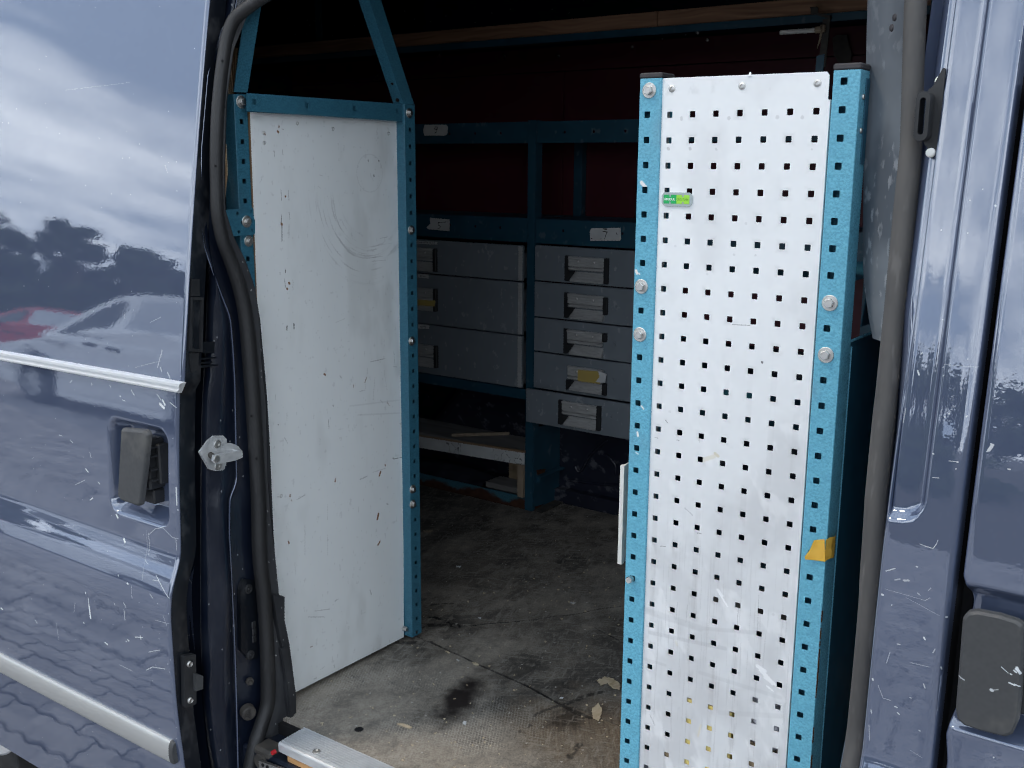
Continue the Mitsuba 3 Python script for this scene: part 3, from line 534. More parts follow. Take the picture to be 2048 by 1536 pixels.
mat('arch_navy', two({'type': 'roughplastic', 'int_ior': 1.7, 'alpha': 0.10, 'diffuse_reflectance': proc(arch_colour)}))
mat('dark_steel', principled(proc(lambda p, n, uv: mix((0.020, 0.020, 0.022), (0.085, 0.075, 0.062), fbm(p.x * 50, p.y * 50, p.z * 50, 4))), 0.6, 0.4))
mat('tyre', principled(proc(lambda p, n, uv: mix((0.016, 0.016, 0.017), (0.04, 0.04, 0.04), fbm(p.x * 30, p.y * 30, p.z * 30, 3))), 0.75, 0.3))
mat('wheel_silver', principled((0.45, 0.46, 0.47), 0.35, 0.5, metallic=0.4))
mat('paver_grey', principled(proc(lambda p, n, uv: mix((0.14, 0.14, 0.15), (0.30, 0.295, 0.30), 0.6 * cell_rand(p.x * 5, p.y * 9) + 0.4 * fbm(p.x * 60, p.y * 60, 0.0, 4))), 0.85, 0.2))
mat('joint_sand', principled(proc(lambda p, n, uv: mix((0.035, 0.033, 0.030), (0.08, 0.075, 0.065), fbm(p.x * 30, p.y * 30, 0.0, 4))), 0.9, 0.1))
mat('bark', principled((0.07, 0.055, 0.04), 0.9, 0.1))
scene['leaf'] = two({'type': 'principled', 'base_color': proc(lambda p, n, uv: mix((0.020, 0.035, 0.014), (0.060, 0.085, 0.034), fbm(p.x * 1.4, p.y * 1.4, p.z * 1.4, 3))), 'roughness': 0.6, 'specular': 0.3})
mat('car_silver', two({'type': 'roughplastic', 'int_ior': 1.7, 'alpha': 0.05, 'diffuse_reflectance': rgb(0.86, 0.88, 0.90), 'nonlinear': False}))
mat('car_red', two({'type': 'principled', 'base_color': rgb(0.40, 0.02, 0.03), 'roughness': 0.3, 'specular': 0.5, 'clearcoat': 1.0, 'clearcoat_gloss': 0.95}))
mat('car_glass', two({'type': 'plastic', 'int_ior': 1.55, 'diffuse_reflectance': rgb(0.03, 0.04, 0.05)}))
mat('car_glass_sky', two({'type': 'plastic', 'int_ior': 1.55, 'diffuse_reflectance': rgb(0.46, 0.49, 0.53)}))  # pale diffuse colour stands in for sky mirrored in the glass
mat('lamp_clear', principled((0.6, 0.62, 0.64), 0.15, 0.5))

# ------------------------------------------------------------------ the yard: sand bed with interlocking paving blocks
put('ground', sheet([[(-90, -90, GROUND - 0.012), (60, -90, GROUND - 0.012)], [(-90, 60, GROUND - 0.012), (60, 60, GROUND - 0.012)]]), 'joint_sand', smooth=False)
tag('ground', 'sandy ground bed under the grey paving blocks of the yard', kind='structure')


def wavy_block():
    u = np.linspace(0, 1, 17)
    w = 0.0075 * np.sin(4 * np.pi * u)
    L, W, g = 0.225, 0.1125, 0.0035
    bottom = [(a * L, b) for a, b in zip(u, w)]
    right = [(L - b, a * W) for a, b in zip(u, w * 0.8)][1:]
    top = [(a * L, W + b) for a, b in zip(u, w)][::-1][1:]
    left = [(-b, a * W) for a, b in zip(u, w * 0.8)][::-1][1:-1]
    return Polygon(bottom + right + top + left).buffer(-g), L, W


blk, bl, bw = wavy_block()
ring0 = np.array(blk.simplify(0.0012).exterior.coords)[:-1]
ring1 = np.array([(p[0], p[1]) for p in ring0])
cen = ring0.mean(0)
top = cen + (ring0 - cen) * np.array([1 - 0.012 / bl * 2, 1 - 0.006 / bw * 2])
nb = len(ring0)
bv = np.vstack([np.c_[ring0, np.full(nb, -0.03)], np.c_[ring0, np.full(nb, -0.005)], np.c_[top, np.zeros(nb)], [[*cen, 0.0]]])
i0, j0 = np.arange(nb), (np.arange(nb) + 1) % nb
bf = np.vstack([np.vstack([np.stack([i0 + k * nb, j0 + k * nb, j0 + (k + 1) * nb], 1), np.stack([i0 + k * nb, j0 + (k + 1) * nb, i0 + (k + 1) * nb], 1)]) for k in (0, 1)] + [np.stack([i0 + 2 * nb, j0 + 2 * nb, i0 * 0 + 3 * nb], 1)])
vs, fs, cnt = [], [], 0
for r in range(-2, 74):
    for c in range(-64, 12):
        if r * bw > 3.2 and c < -58:
            continue
        o = np.array([c * bl + (r % 2) * bl / 2, -0.05 - r * bw, GROUND + rng.normal(0, 0.0022)])
        tilt = rng.normal(0, 0.010, 2)
        v = bv + o
        v[:, 2] += (bv[:, 0] - cen[0]) * tilt[0] + (bv[:, 1] - cen[1]) * tilt[1]
        vs.append(v)
        fs.append(bf + cnt)
        cnt += len(bv)
put('ground__paving_block', trimesh.Trimesh(np.vstack(vs), np.vstack(fs), process=False), 'paver_grey', smooth=False)
tag('ground__paving_block', kind='stuff')

# ------------------------------------------------------------------ the van
tag('van', 'dark blue panel van with its side door slid open and scratched paint', 'van')


def groove(x, z, cx, cz, hx, hz, r, depth, soft):
    """Depth of a rounded dish pressed into a skin."""
    qx, qz = np.abs(x - cx) - (hx - r), np.abs(z - cz) - (hz - r)
    d = np.hypot(np.maximum(qx, 0), np.maximum(qz, 0)) + np.minimum(np.maximum(qx, qz), 0) - r
    t = np.clip(-d / soft, 0, 1)
    return depth * t * t * (3 - 2 * t)


def dense(lo, hi, step, focus, fine):
    a = list(np.arange(lo, hi + 1e-9, step))
    for f0, f1 in focus:
        a += list(np.arange(f0, f1, fine))
    a = np.unique(np.round(a, 5))
    return a[np.concatenate([[True], np.diff(a) > fine * 0.45])]


# sliding door, parked behind the opening: outer skin with handle dish and shoulder crease
zs = dense(-0.262, 1.80, 0.012, [(0.30, 0.46), (0.46, 0.71), (0.74, 0.80)], 0.004)
ss = np.concatenate([[0, 0.0012, 0.0028, 0.005, 0.008], np.arange(0.012, 0.27, 0.004), np.arange(0.28, 1.1, 0.012)])
edge = np.interp(zs, [0.764, 0.772], [-0.913, -0.899])
X = edge[:, None] - ss[None]
Z = np.repeat(zs[:, None], len(ss), 1)
Y = prof(Z) + groove(X, Z, -1.040, 0.580, 0.100, 0.103, 0.032, 0.042, 0.026)
Y = Y + 0.004 * (1 - np.clip(ss / 0.005, 0, 1) ** 0.5)[None]
skin = sheet(np.stack([X, Y, Z], -1))
put('van__sliding_door', skin, 'navy_paint', smooth=True)
tag('van__sliding_door', 'scratched glossy side door reflecting sky and trees')
# hem and black end face of the door, 45 mm deep, then its inner face
zc = np.arange(-0.262, 1.80, 0.02)
ec = np.interp(zc, [0.764, 0.772], [-0.913, -0.899])
yo = prof(zc)
hem = sheet(np.stack([np.stack([ec + 0.0002, yo + 0.004, zc], 1), np.stack([ec + 0.001, yo + 0.0055, zc], 1), np.stack([ec - 0.004, yo + 0.008, zc], 1)], 1))
put('van__sliding_door__hem', hem, 'navy_paint', smooth=True)
endf = sheet(np.stack([np.stack([ec - 0.004, yo + 0.0075, zc], 1), np.stack([ec - 0.001, yo + 0.022, zc], 1), np.stack([ec - 0.002, yo + 0.044, zc], 1), np.stack([ec - 0.012, yo + 0.050, zc], 1), np.stack([ec - 1.0, yo + 0.052, zc], 1)], 1))
put('van__sliding_door__end_lining', endf, 'black_gloss', smooth=40)
# bottom fold
xb = np.linspace(-0.913, -1.98, 30)
y0 = float(prof(-0.262))
put('van__sliding_door__bottom_fold', sheet(np.stack([np.stack([xb, 0 * xb + y0, 0 * xb - 0.262], 1), np.stack([xb, 0 * xb + y0 + 0.004, 0 * xb - 0.266], 1), np.stack([xb, 0 * xb + y0 + 0.05, 0 * xb - 0.262], 1)], 1)), 'navy_paint', smooth=True)


def on_door(x, z, off=0.0):
    return np.array([x, float(prof(z)) + off, z])


# bright trim strip with two beads, a slightly tilted ledge under the window line
xs = np.linspace(-1.98, -0.886, 40)
zc_ = 0.7635 + (xs + 1.55) * 0.0150
cs = [(0.0, -0.0105), (-0.007, -0.0105), (-0.011, -0.0085), (-0.0115, -0.0050), (-0.0085, -0.0030), (-0.0085, 0.0020), (-0.0115, 0.0040), (-0.0110, 0.0085), (-0.007, 0.0105), (0.004, 0.0105)]
rows = []
for a, b in cs:
    xe = xs.copy()
    xe[-1] -= 0.010 * (0.0105 - b) / 0.021
    rows.append(np.stack([xe, prof(0.772) + a - 0.004 + 0 * xs, zc_ + b], 1))
strip = sheet(np.stack(rows, 1))
endcap = trimesh.Trimesh(np.array([r[-1] for r in rows]), [[0, k, k + 1] for k in range(1, len(rows) - 1)], process=False)
put('van__sliding_door__trim_strip', [strip, endcap], 'bright_trim', smooth=35)
# lower rubbing strip, silver with a dark end cap
ang = np.linspace(-np.pi / 2, np.pi / 2, 11)
sec = [(0.004, -0.0255)] + [(-0.009 - 0.008 * np.cos(a), 0.0255 * np.sin(a)) for a in ang] + [(0.004, 0.0255)]
xs = np.linspace(-1.98, -0.936, 24)
zm = 0.0075 + 0 * xs + (xs + 0.92) * 0.0018
put('van__sliding_door__rubbing_strip', sheet(np.stack([np.stack([xs, -0.288 + a + 0 * xs, zm + b], 1) for a, b in sec], 1)), 'silver_paint', smooth=40)
tag('van__sliding_door__rubbing_strip', 'wide silver rubbing strip low on the door')
capx = [(-0.9362, 1.03), (-0.930, 1.0), (-0.926, 0.85), (-0.9255, 0.0)]
rows = [[(x, -0.288 - 0.006 + (a + 0.006) * s, 0.0075 + b * s) for a, b in sec] for x, s in capx]
put('van__sliding_door__strip_end', sheet(rows), 'grip_plastic', smooth=40)
# door handle in its dish
plate = prism(rrect(-1.056, 0.590, 0.049, 0.079, 0.012), 'y', 0.0, 0.016)


def chamfered(poly, front, back, inset, axis='y'):
    """A plate whose front rim is bevelled."""
    p0 = np.array(poly.exterior.coords)[:-1]
    p1 = np.array(affinity.scale(poly, (poly.bounds[2] - poly.bounds[0] - 2 * inset) / (poly.bounds[2] - poly.bounds[0]), (poly.bounds[3] - poly.bounds[1] - 2 * inset) / (poly.bounds[3] - poly.bounds[1])).exterior.coords)[:-1]
    f = lambda p, y: np.stack([p[:, 0], np.full(len(p), y), p[:, 1]], 1)
    s = 1 if back > front else -1
    return trimesh.convex.convex_hull(np.vstack([f(p0, back), f(p0, front + s * inset), f(p1, front)]))


grip_outline = Polygon([(-1.0741, 0.6688), (-0.9952, 0.6769), (-0.9846, 0.6704), (-0.9966, 0.6057), (-1.0159, 0.5204), (-1.0248, 0.5143), (-1.084, 0.5154), (-1.0934, 0.5232)]).buffer(-0.006).buffer(0.006, quad_segs=6)
gb = grip_outline.bounds
front = []
for k_, (dy, ins) in enumerate(((0.0, 0.0), (-0.007, 0.0), (-0.0105, 0.0025), (-0.0120, 0.0065))):
    g_ = affinity.scale(grip_outline, 1 - 2 * ins / (gb[2] - gb[0]), 1 - 2 * ins / (gb[3] - gb[1]))
    p_ = np.array(g_.exterior.coords)[:-1]
    zz_ = p_[:, 1]
    front.append(np.stack([p_[:, 0], -0.262 + dy + 0.05 * (zz_ - 0.59), zz_], 1))
grip = trimesh.convex.convex_hull(np.vstack(front))
put('van__sliding_door__door_handle', grip, 'grip_plastic', smooth=40)
tag('van__sliding_door__door_handle', 'worn dark grey pull handle of the sliding door')
put('van__sliding_door__handle_hinge', [box(-1.055, -1.008, -0.256, -0.215, 0.545, 0.650, 0.004), box(-1.06, -1.012, -0.246, -0.215, 0.512, 0.542, 0.003), box(-1.008, -0.994, -0.240, -0.215, 0.556, 0.640, 0.003)]
    + [box(-1.03, -0.997, -0.2575, -0.23, z_, z_ + 0.0035) for z_ in (0.566, 0.588, 0.616, 0.634)], 'black_plastic')
# parts on the door's end face
gp = [(-0.2749, 0.2195), (-0.2545, 0.2145), (-0.2603, 0.1137), (-0.2799, 0.1157)]
put('van__sliding_door__guide_plate', prism(Polygon(gp).buffer(0.004), 'x', -0.912, -0.900), 'black_plastic', smooth=False)
gt = [(-0.2603, 0.1801), (-0.2413, 0.1677), (-0.2433, 0.1395), (-0.2617, 0.1419)]
put('van__sliding_door__guide_tongue', prism(gt, 'x', -0.912, -0.893), 'grip_plastic', smooth=False)
for q in [(-0.899, -0.2669, 0.203), (-0.899, -0.2711, 0.1241)]:
    put('van__sliding_door__screw', lathe(q, (1, 0, 0), [(0.0075, -0.002), (0.0070, 0.001), (0.005, 0.0028), (0.0025, 0.0018), (0, 0.0016)], 16), 'zinc')
sl = [(-0.2138, 0.9438), (-0.1859, 0.9411), (-0.1956, 0.834), (-0.2257, 0.8403)]
sli = [(-0.2119, 0.9379), (-0.191, 0.9357), (-0.1999, 0.8406), (-0.2196, 0.8453)]
put('van__sliding_door__latch_frame', prism(Polygon(sl).difference(Polygon(sli)), 'x', -0.915, -0.895), 'black_plastic', smooth=False)
put('van__sliding_door__latch_pocket', prism(sli, 'x', -0.930, -0.925), 'floor_gap', smooth=False)
sb = [(-0.2103, 0.9781), (-0.1906, 0.9764), (-0.1928, 0.9437), (-0.2137, 0.9457)]
put('van__sliding_door__latch_cover', [prism(sb, 'x', -0.914, -0.898), prism([(-0.2249, 0.8362), (-0.2028, 0.8331), (-0.2063, 0.7998), (-0.2228, 0.7985)], 'x', -0.914, -0.898)], 'black_plastic', smooth=False)

# rear pillar of the opening (body jamb): rolled dark blue sheet metal between the parked door and the seal
zj = np.arange(-0.30, 1.82, 0.02)
J0 = [(-0.955, -0.0546, 1.5081), (-0.955, -0.0729, 1.4502), (-0.955, -0.0912, 1.3549), (-0.955, -0.1098, 1.2208), (-0.955, -0.1212, 1.1042), (-0.955, -0.1291, 1.0057), (-0.955, -0.1369, 0.9261), (-0.955, -0.1462, 0.8253), (-0.955, -0.1585, 0.7342), (-0.955, -0.1659, 0.6623), (-0.955, -0.1743, 0.558), (-0.955, -0.1842, 0.4308), (-0.955, -0.1931, 0.3009), (-0.955, -0.2001, 0.1792), (-0.955, -0.202, 0.0763), (-0.955, -0.198, -0.0196), (-0.955, -0.192, -0.0894)]
J1 = [(-0.918, -0.0815, 1.5018), (-0.918, -0.0994, 1.4451), (-0.918, -0.1162, 1.3518), (-0.918, -0.1344, 1.2203), (-0.918, -0.1444, 1.1061), (-0.918, -0.152, 1.0094), (-0.918, -0.1597, 0.9313), (-0.918, -0.1699, 0.8326), (-0.918, -0.1832, 0.7435), (-0.918, -0.1904, 0.6731), (-0.918, -0.1986, 0.5709), (-0.918, -0.2083, 0.4462), (-0.918, -0.217, 0.319), (-0.918, -0.2226, 0.1992), (-0.918, -0.2219, 0.0972), (-0.918, -0.2154, 0.0019), (-0.918, -0.2069, -0.0681)]
J2 = [(-0.903, -0.0698, 1.4838), (-0.903, -0.1081, 1.4433), (-0.903, -0.1441, 1.3585), (-0.903, -0.1688, 1.2151), (-0.903, -0.1779, 1.082), (-0.903, -0.175, 1.0388), (-0.903, -0.1436, 0.9517), (-0.903, -0.1201, 0.8933), (-0.903, -0.1173, 0.8371), (-0.903, -0.1167, 0.765), (-0.903, -0.1207, 0.66), (-0.903, -0.1247, 0.5532), (-0.903, -0.145, 0.5175), (-0.903, -0.1505, 0.4508), (-0.903, -0.151, 0.3398), (-0.903, -0.1515, 0.2264), (-0.903, -0.1555, 0.0527), (-0.903, -0.16, -0.0863)]
J3 = [(-0.908, -0.0631, 1.485), (-0.908, -0.1018, 1.4424), (-0.908, -0.1367, 1.3574), (-0.908, -0.1614, 1.2152), (-0.908, -0.1705, 1.0815), (-0.908, -0.1676, 1.0381), (-0.908, -0.1359, 0.9506), (-0.908, -0.1123, 0.892), (-0.908, -0.1095, 0.8355), (-0.908, -0.1089, 0.763), (-0.908, -0.1128, 0.6576), (-0.908, -0.1168, 0.5503), (-0.908, -0.1372, 0.5144), (-0.908, -0.1427, 0.4474), (-0.908, -0.1431, 0.3359), (-0.908, -0.1436, 0.222), (-0.908, -0.1476, 0.0475), (-0.908, -0.1521, -0.0922)]
J4 = [(-0.892, -0.016, 1.5078), (-0.892, -0.0625, 1.4747), (-0.892, -0.1058, 1.3973), (-0.892, -0.1278, 1.3133), (-0.892, -0.1374, 1.2014), (-0.892, -0.1412, 1.1067), (-0.892, -0.1304, 1.0484), (-0.892, -0.1083, 1.0079), (-0.892, -0.0913, 0.9567), (-0.892, -0.0829, 0.9053), (-0.892, -0.0788, 0.8433), (-0.892, -0.0785, 0.781), (-0.892, -0.078, 0.654), (-0.892, -0.0794, 0.5132), (-0.892, -0.0829, 0.3807), (-0.892, -0.0771, 0.2879), (-0.892, -0.074, 0.1941), (-0.892, -0.0729, 0.1112), (-0.892, -0.0768, 0.0412), (-0.892, -0.094, -0.0111), (-0.892, -0.1193, -0.0593), (-0.892, -0.1353, -0.0948)]


def extend(c):
    c = sorted(c, key=lambda q: q[2])
    lo, hi = np.array(c[0]), np.array(c[-1])
    return [tuple(lo + [0, 0.004, -0.35])] + list(c) + [tuple(hi + [0, 0.05, 0.35])]


J = [by_height(extend(c), zj) for c in (J0, J1, J2, J3, J4)]
q12 = [J[1] * (1 - t) + J[2] * t + np.array([0.010 * np.sin(np.pi * t), 0, 0]) for t in (0, 0.2, 0.4, 0.6, 0.8, 1.0)]
bulge = 0.020 * np.exp(-((zj - 0.36) / 0.17) ** 2)
for k, t in enumerate((0, 0.2, 0.4, 0.6, 0.8, 1.0)):
    q12[k] = q12[k] + np.stack([bulge * np.sin(np.pi * t ** 1.4) + 0.004 * np.sin(zj * 9) * np.sin(np.pi * t), 0 * zj, 0 * zj], 1)
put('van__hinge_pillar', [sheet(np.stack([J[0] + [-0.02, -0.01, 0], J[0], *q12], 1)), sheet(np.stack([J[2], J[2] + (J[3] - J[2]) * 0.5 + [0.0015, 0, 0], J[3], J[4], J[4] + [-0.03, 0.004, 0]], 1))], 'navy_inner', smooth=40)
tag('van__hinge_pillar', 'dark glossy door pillar with a pressed crease')
crl = resample([tuple(p) for p in J[2][8:-6]], 140)
put('van__hinge_pillar__crease', tube(crl + [0.001, 0.001, 0], 0.0017, 6), 'navy_paint', smooth=True)
put('van__hinge_pillar__access_cover', prism(Polygon([(-0.1235, 0.337), (-0.0971, 0.3259), (-0.0962, 0.2479), (-0.099, 0.1504), (-0.1181, 0.1547), (-0.1381, 0.1835), (-0.1326, 0.3177)]).buffer(0.002), 'x', -0.905, -0.8945), 'black_gloss', smooth=False)
for q in [(-0.894, -0.1136, 0.3136), (-0.894, -0.117, 0.1638)]:
    put('van__hinge_pillar__cover_screw', lathe(q, (1, 0, 0), [(0.011, -0.002), (0.010, 0.002), (0.007, 0.003), (0.0065, 0.0012), (0.003, 0.001), (0, 0.0035)], 18), 'black_plastic')
for a_, b_ in (((505, 1240), (511, 1256)), ((504, 1260), (511, 1272)), ((505, 1276), (510, 1286))):
    pass
emb = [(-0.894, -0.1037, 0.228), (-0.894, -0.1032, 0.2117), (-0.894, -0.1042, 0.1958)]
put('van__hinge_pillar__embossing', [box(q[0] - 0.003, q[0] + 0.0015, q[1] - 0.006, q[1] + 0.006, q[2] - 0.008, q[2] + 0.008, 0.002) for q in emb], 'black_plastic', smooth=False)
bq = np.array((-0.912, -0.1405, 0.8687))
put('van__hinge_pillar__bolt', bolt(bq, (1, 0, 0), 0.0058, 0.0095, 0.007), 'zinc', smooth=30)
put('van__hinge_pillar__bolt_pad', prism([(-0.1483, 0.8821), (-0.1175, 0.8785), (-0.1194, 0.8481), (-0.1503, 0.8522)], 'x', -0.925, -0.913), 'black_plastic', smooth=False)
put('van__hinge_pillar__roller_guide', [prism([(-0.1878, 0.8518), (-0.1169, 0.8463), (-0.1184, 0.8219), (-0.1869, 0.8297)], 'x', -0.925, -0.906), prism([(-0.197, 0.8212), (-0.1388, 0.8177), (-0.139, 0.8147), (-0.1972, 0.8182)], 'x', -0.920, -0.904),
                                       prism([(-0.1976, 0.8133), (-0.122, 0.806), (-0.1222, 0.8019), (-0.1978, 0.8093)], 'x', -0.920, -0.908), prism([(-0.1992, 0.8075), (-0.1223, 0.8009), (-0.1224, 0.7989), (-0.1995, 0.8026)], 'x', -0.920, -0.902)], 'black_gloss', smooth=False)
sq = np.array((-0.896, -0.1202, 0.1039))
put('van__hinge_pillar__stud', [cyl(sq, sq + [0.010, -0.006, 0], 0.0042, n=10), cyl(sq - [0.002, 0, 0], sq + [0.003, -0.002, 0], 0.009, n=6)], 'dark_steel')
pq = np.array((-0.897, -0.1314, 0.0391))
put('van__hinge_pillar__buffer', [cyl(pq, pq + [0.014, -0.006, 0], 0.0165, 0.0155, n=24), cyl(pq + [0.014, -0.006, 0], pq + [0.0165, -0.007, 0], 0.0145, 0.0125, n=24),
                                 box(pq[0] + 0.015, pq[0] + 0.018, pq[1] - 0.019, pq[1] + 0.005, pq[2] - 0.002, pq[2] + 0.002), box(pq[0] + 0.015, pq[0] + 0.018, pq[1] - 0.009, pq[1] - 0.005, pq[2] - 0.012, pq[2] + 0.012)], 'dark_steel')
# striker: plate, pin and folded arm
sp = [(-0.2112, 0.6343), (-0.1892, 0.6531), (-0.1766, 0.6587), (-0.1543, 0.656), (-0.1461, 0.6469), (-0.1466, 0.6387), (-0.1353, 0.6362), (-0.1179, 0.626), (-0.1095, 0.6146), (-0.1264, 0.6141), (-0.1517, 0.6177), (-0.151, 0.5901), (-0.1601, 0.5859), (-0.1787, 0.5893), (-0.1906, 0.5953)]
put('van__hinge_pillar__striker_plate', prism(Polygon(sp).buffer(0.001), 'x', -0.906, -0.8995), 'pressed_steel', smooth=False)
tag('van__hinge_pillar__striker_plate', 'bright metal latch striker on the pillar')
s0, s1 = np.array((-0.9, -0.1883, 0.6249)), np.array((-0.88, -0.1899, 0.6193))
put('van__hinge_pillar__striker_pin', cyl(s0, s1, 0.0058, n=16), 'dark_steel')
ar = np.array([(-0.1986, 0.6292), (-0.1851, 0.6282), (-0.1288, 0.6228), (-0.1283, 0.6101), (-0.1463, 0.6079), (-0.1961, 0.6112), (-0.2017, 0.6186)])
put('van__hinge_pillar__striker_arm', [prism(Polygon(ar).buffer(0.0008), 'x', -0.879, -0.874), box(-0.900, -0.874, ar[2][0] - 0.004, ar[2][0] + 0.001, ar[3][1] + 0.001, ar[2][1], 0.001)], 'pressed_steel', smooth=False)
put('van__hinge_pillar__striker_rivet', cyl(np.array((-0.874, -0.1933, 0.6212)) - [0.002, 0, 0], np.array((-0.874, -0.1933, 0.6212)) + [0.0022, 0, 0], 0.0075, 0.0068, n=18), 'zinc')
for q in [(-0.899, -0.1694, 0.6427), (-0.899, -0.1711, 0.597)]:
    put('van__hinge_pillar__striker_screw', lathe(q, (1, 0, 0), [(0.0085, 0), (0.0078, 0.0022), (0.0040, 0.0022), (0.0036, 0.0006), (0, 0.0006)], 18), 'zinc')

# weather seal round the opening, rear run
SC = [(-0.874, -0.1272, 1.4036), (-0.874, -0.1418, 1.3393), (-0.874, -0.1542, 1.2567), (-0.874, -0.1608, 1.1735), (-0.874, -0.1628, 1.1079), (-0.874, -0.1564, 1.0602), (-0.874, -0.1367, 1.0089), (-0.874, -0.1189, 0.9585), (-0.874, -0.1082, 0.9076), (-0.874, -0.1022, 0.8381), (-0.874, -0.0997, 0.771), (-0.874, -0.097, 0.6607), (-0.874, -0.0955, 0.5264), (-0.874, -0.0993, 0.39), (-0.874, -0.0936, 0.2983), (-0.874, -0.0916, 0.2117), (-0.874, -0.0923, 0.1247), (-0.874, -0.0961, 0.0557), (-0.874, -0.1139, 0.0127), (-0.874, -0.1358, -0.0292), (-0.874, -0.1525, -0.0793), (-0.874, -0.1669, -0.1366)]
SC = [(0.24, 0.043, 1.676), (-0.05, 0.02, 1.674), (-0.35, -0.01, 1.665), (-0.58, -0.045, 1.630), (-0.7186, -0.072, 1.5316), (-0.7691, -0.085, 1.5085), (-0.8245, -0.1, 1.4832), (-0.8634, -0.114, 1.4535)] + SC
SC = [np.array(q) + [0.004, 0, 0] for q in SC]
ang = np.arange(16) * 2 * np.pi / 16
put('van__door_seal', tube(resample(SC, 320), np.interp(resample(SC, 320)[:, 2], [0.0, 0.85, 1.08, 1.5], [0.0165, 0.0165, 0.0132, 0.0128]) * (1 + 0.10 * (meshkit.fbm(np.c_[np.arange(320) * 0.11, np.zeros(320), np.zeros(320)], 3, seed=4) - 0.5)), section=np.stack([np.cos(ang) * (1 + 0.06 * np.cos(3 * ang)), np.sin(ang) * 0.9], 1)), 'rubber', smooth=50)
tag('van__door_seal', 'thick black rubber weather seal of the rear door edge')
for q in [(-0.858, -0.1439, 1.3817), (-0.858, -0.1725, 1.1903), (-0.858, -0.1152, 0.6961), (-0.858, -0.1075, 0.6052)]:
    put('van__door_seal__vent_hole', cyl(np.array(q) + [0.001, 0, 0], np.array(q) + [0.003, -0.001, 0], 0.0022, n=10), 'floor_gap')
# seal lip and the black inner trim that runs down to the sill
S5 = [(-0.87, -0.0286, 1.5136), (-0.87, -0.0788, 1.4713), (-0.87, -0.1116, 1.4048), (-0.87, -0.1327, 1.3124), (-0.87, -0.1446, 1.2015), (-0.87, -0.1497, 1.1029), (-0.87, -0.1314, 1.0495), (-0.87, -0.1084, 1.0013), (-0.87, -0.0878, 0.944), (-0.87, -0.0757, 0.8861), (-0.87, -0.07, 0.8031), (-0.87, -0.0662, 0.7292), (-0.87, -0.0641, 0.6223), (-0.87, -0.0646, 0.5137), (-0.87, -0.065, 0.3802), (-0.87, -0.0594, 0.2759), (-0.87, -0.0552, 0.1696), (-0.87, -0.0591, 0.0405), (-0.87, -0.0763, -0.0119), (-0.87, -0.0956, -0.0509), (-0.87, -0.1261, -0.0913)]
S6 = [(-0.862, -0.0168, 1.5144), (-0.862, -0.0748, 1.4711), (-0.862, -0.1123, 1.4042), (-0.862, -0.1349, 1.3075), (-0.862, -0.1481, 1.1736), (-0.862, -0.1499, 1.1079), (-0.862, -0.1328, 1.0548), (-0.862, -0.1072, 1.0095), (-0.862, -0.0865, 0.9534), (-0.862, -0.0774, 0.887), (-0.862, -0.0768, 0.805), (-0.862, -0.0703, 0.71), (-0.862, -0.0723, 0.6254), (-0.862, -0.0739, 0.5481), (-0.862, -0.0712, 0.473), (-0.862, -0.0665, 0.4072), (-0.862, -0.0588, 0.2904), (-0.862, -0.0479, 0.2275), (-0.862, -0.0367, 0.1647), (-0.862, -0.0271, 0.0652), (-0.862, -0.0273, -0.0283), (-0.862, -0.033, -0.0539), (-0.862, -0.0608, -0.0772), (-0.862, -0.0773, -0.1131)]
zq = np.arange(-0.13, 1.80, 0.012)
A5, A6 = by_height(extend(S5), zq), by_height(extend(S6), zq)
put('van__seal_lip', [sheet(np.stack([A5 + [-0.004, -0.020, 0], A5 + [0.004, -0.010, 0], A5 + [0.006, 0, 0], 0.5 * (A5 + A6) + [0.004, 0, 0], A6, A6 + [-0.012, 0.004, 0]], 1))], 'black_trim', smooth=40)
T6 = [(-0.0802, 0.2977), (-0.0486, 0.2832), (-0.0514, 0.2299), (-0.0403, 0.1672), (-0.0275, 0.0413), (-0.031, -0.0289), (-0.0418, -0.0361), (-0.0502, -0.0273), (-0.0553, 0.0428), (-0.0578, 0.1624), (-0.065, 0.1886)]
put('van__sill_trim', [prism(T6, 'x', -0.872, -0.856), prism([(-0.0678, 0.1693), (-0.0534, 0.1706), (-0.0419, 0.0854), (-0.0409, -0.0114), (-0.0499, -0.0145), (-0.053, 0.0663)], 'x', -0.858, -0.851)], 'black_trim', smooth=False)
tag('van__sill_trim', 'scuffed black plastic corner trim at the foot of the pillar')
put('van__hinge_pillar__foot', prism([(-0.0756, 0.0406), (-0.0323, -0.0215), (-0.0382, -0.0803), (-0.0647, -0.0797), (-0.084, -0.1142), (-0.1228, -0.0944), (-0.0903, -0.0187)], 'x', -0.890, -0.874), 'black_gloss', smooth=False)
# plywood lining of the rear load bay, seen edge-on behind the seal
put('van__plywood_lining', prism([(-0.0447, 1.4189), (-0.0397, 1.4193), (-0.051, 1.3568), (-0.067, 1.2601), (-0.0794, 1.1822), (-0.0958, 1.0991), (-0.1045, 1.0994), (-0.0874, 1.192), (-0.0708, 1.2984)], 'x', -1.9, -0.934), 'ply_edge', smooth=False)

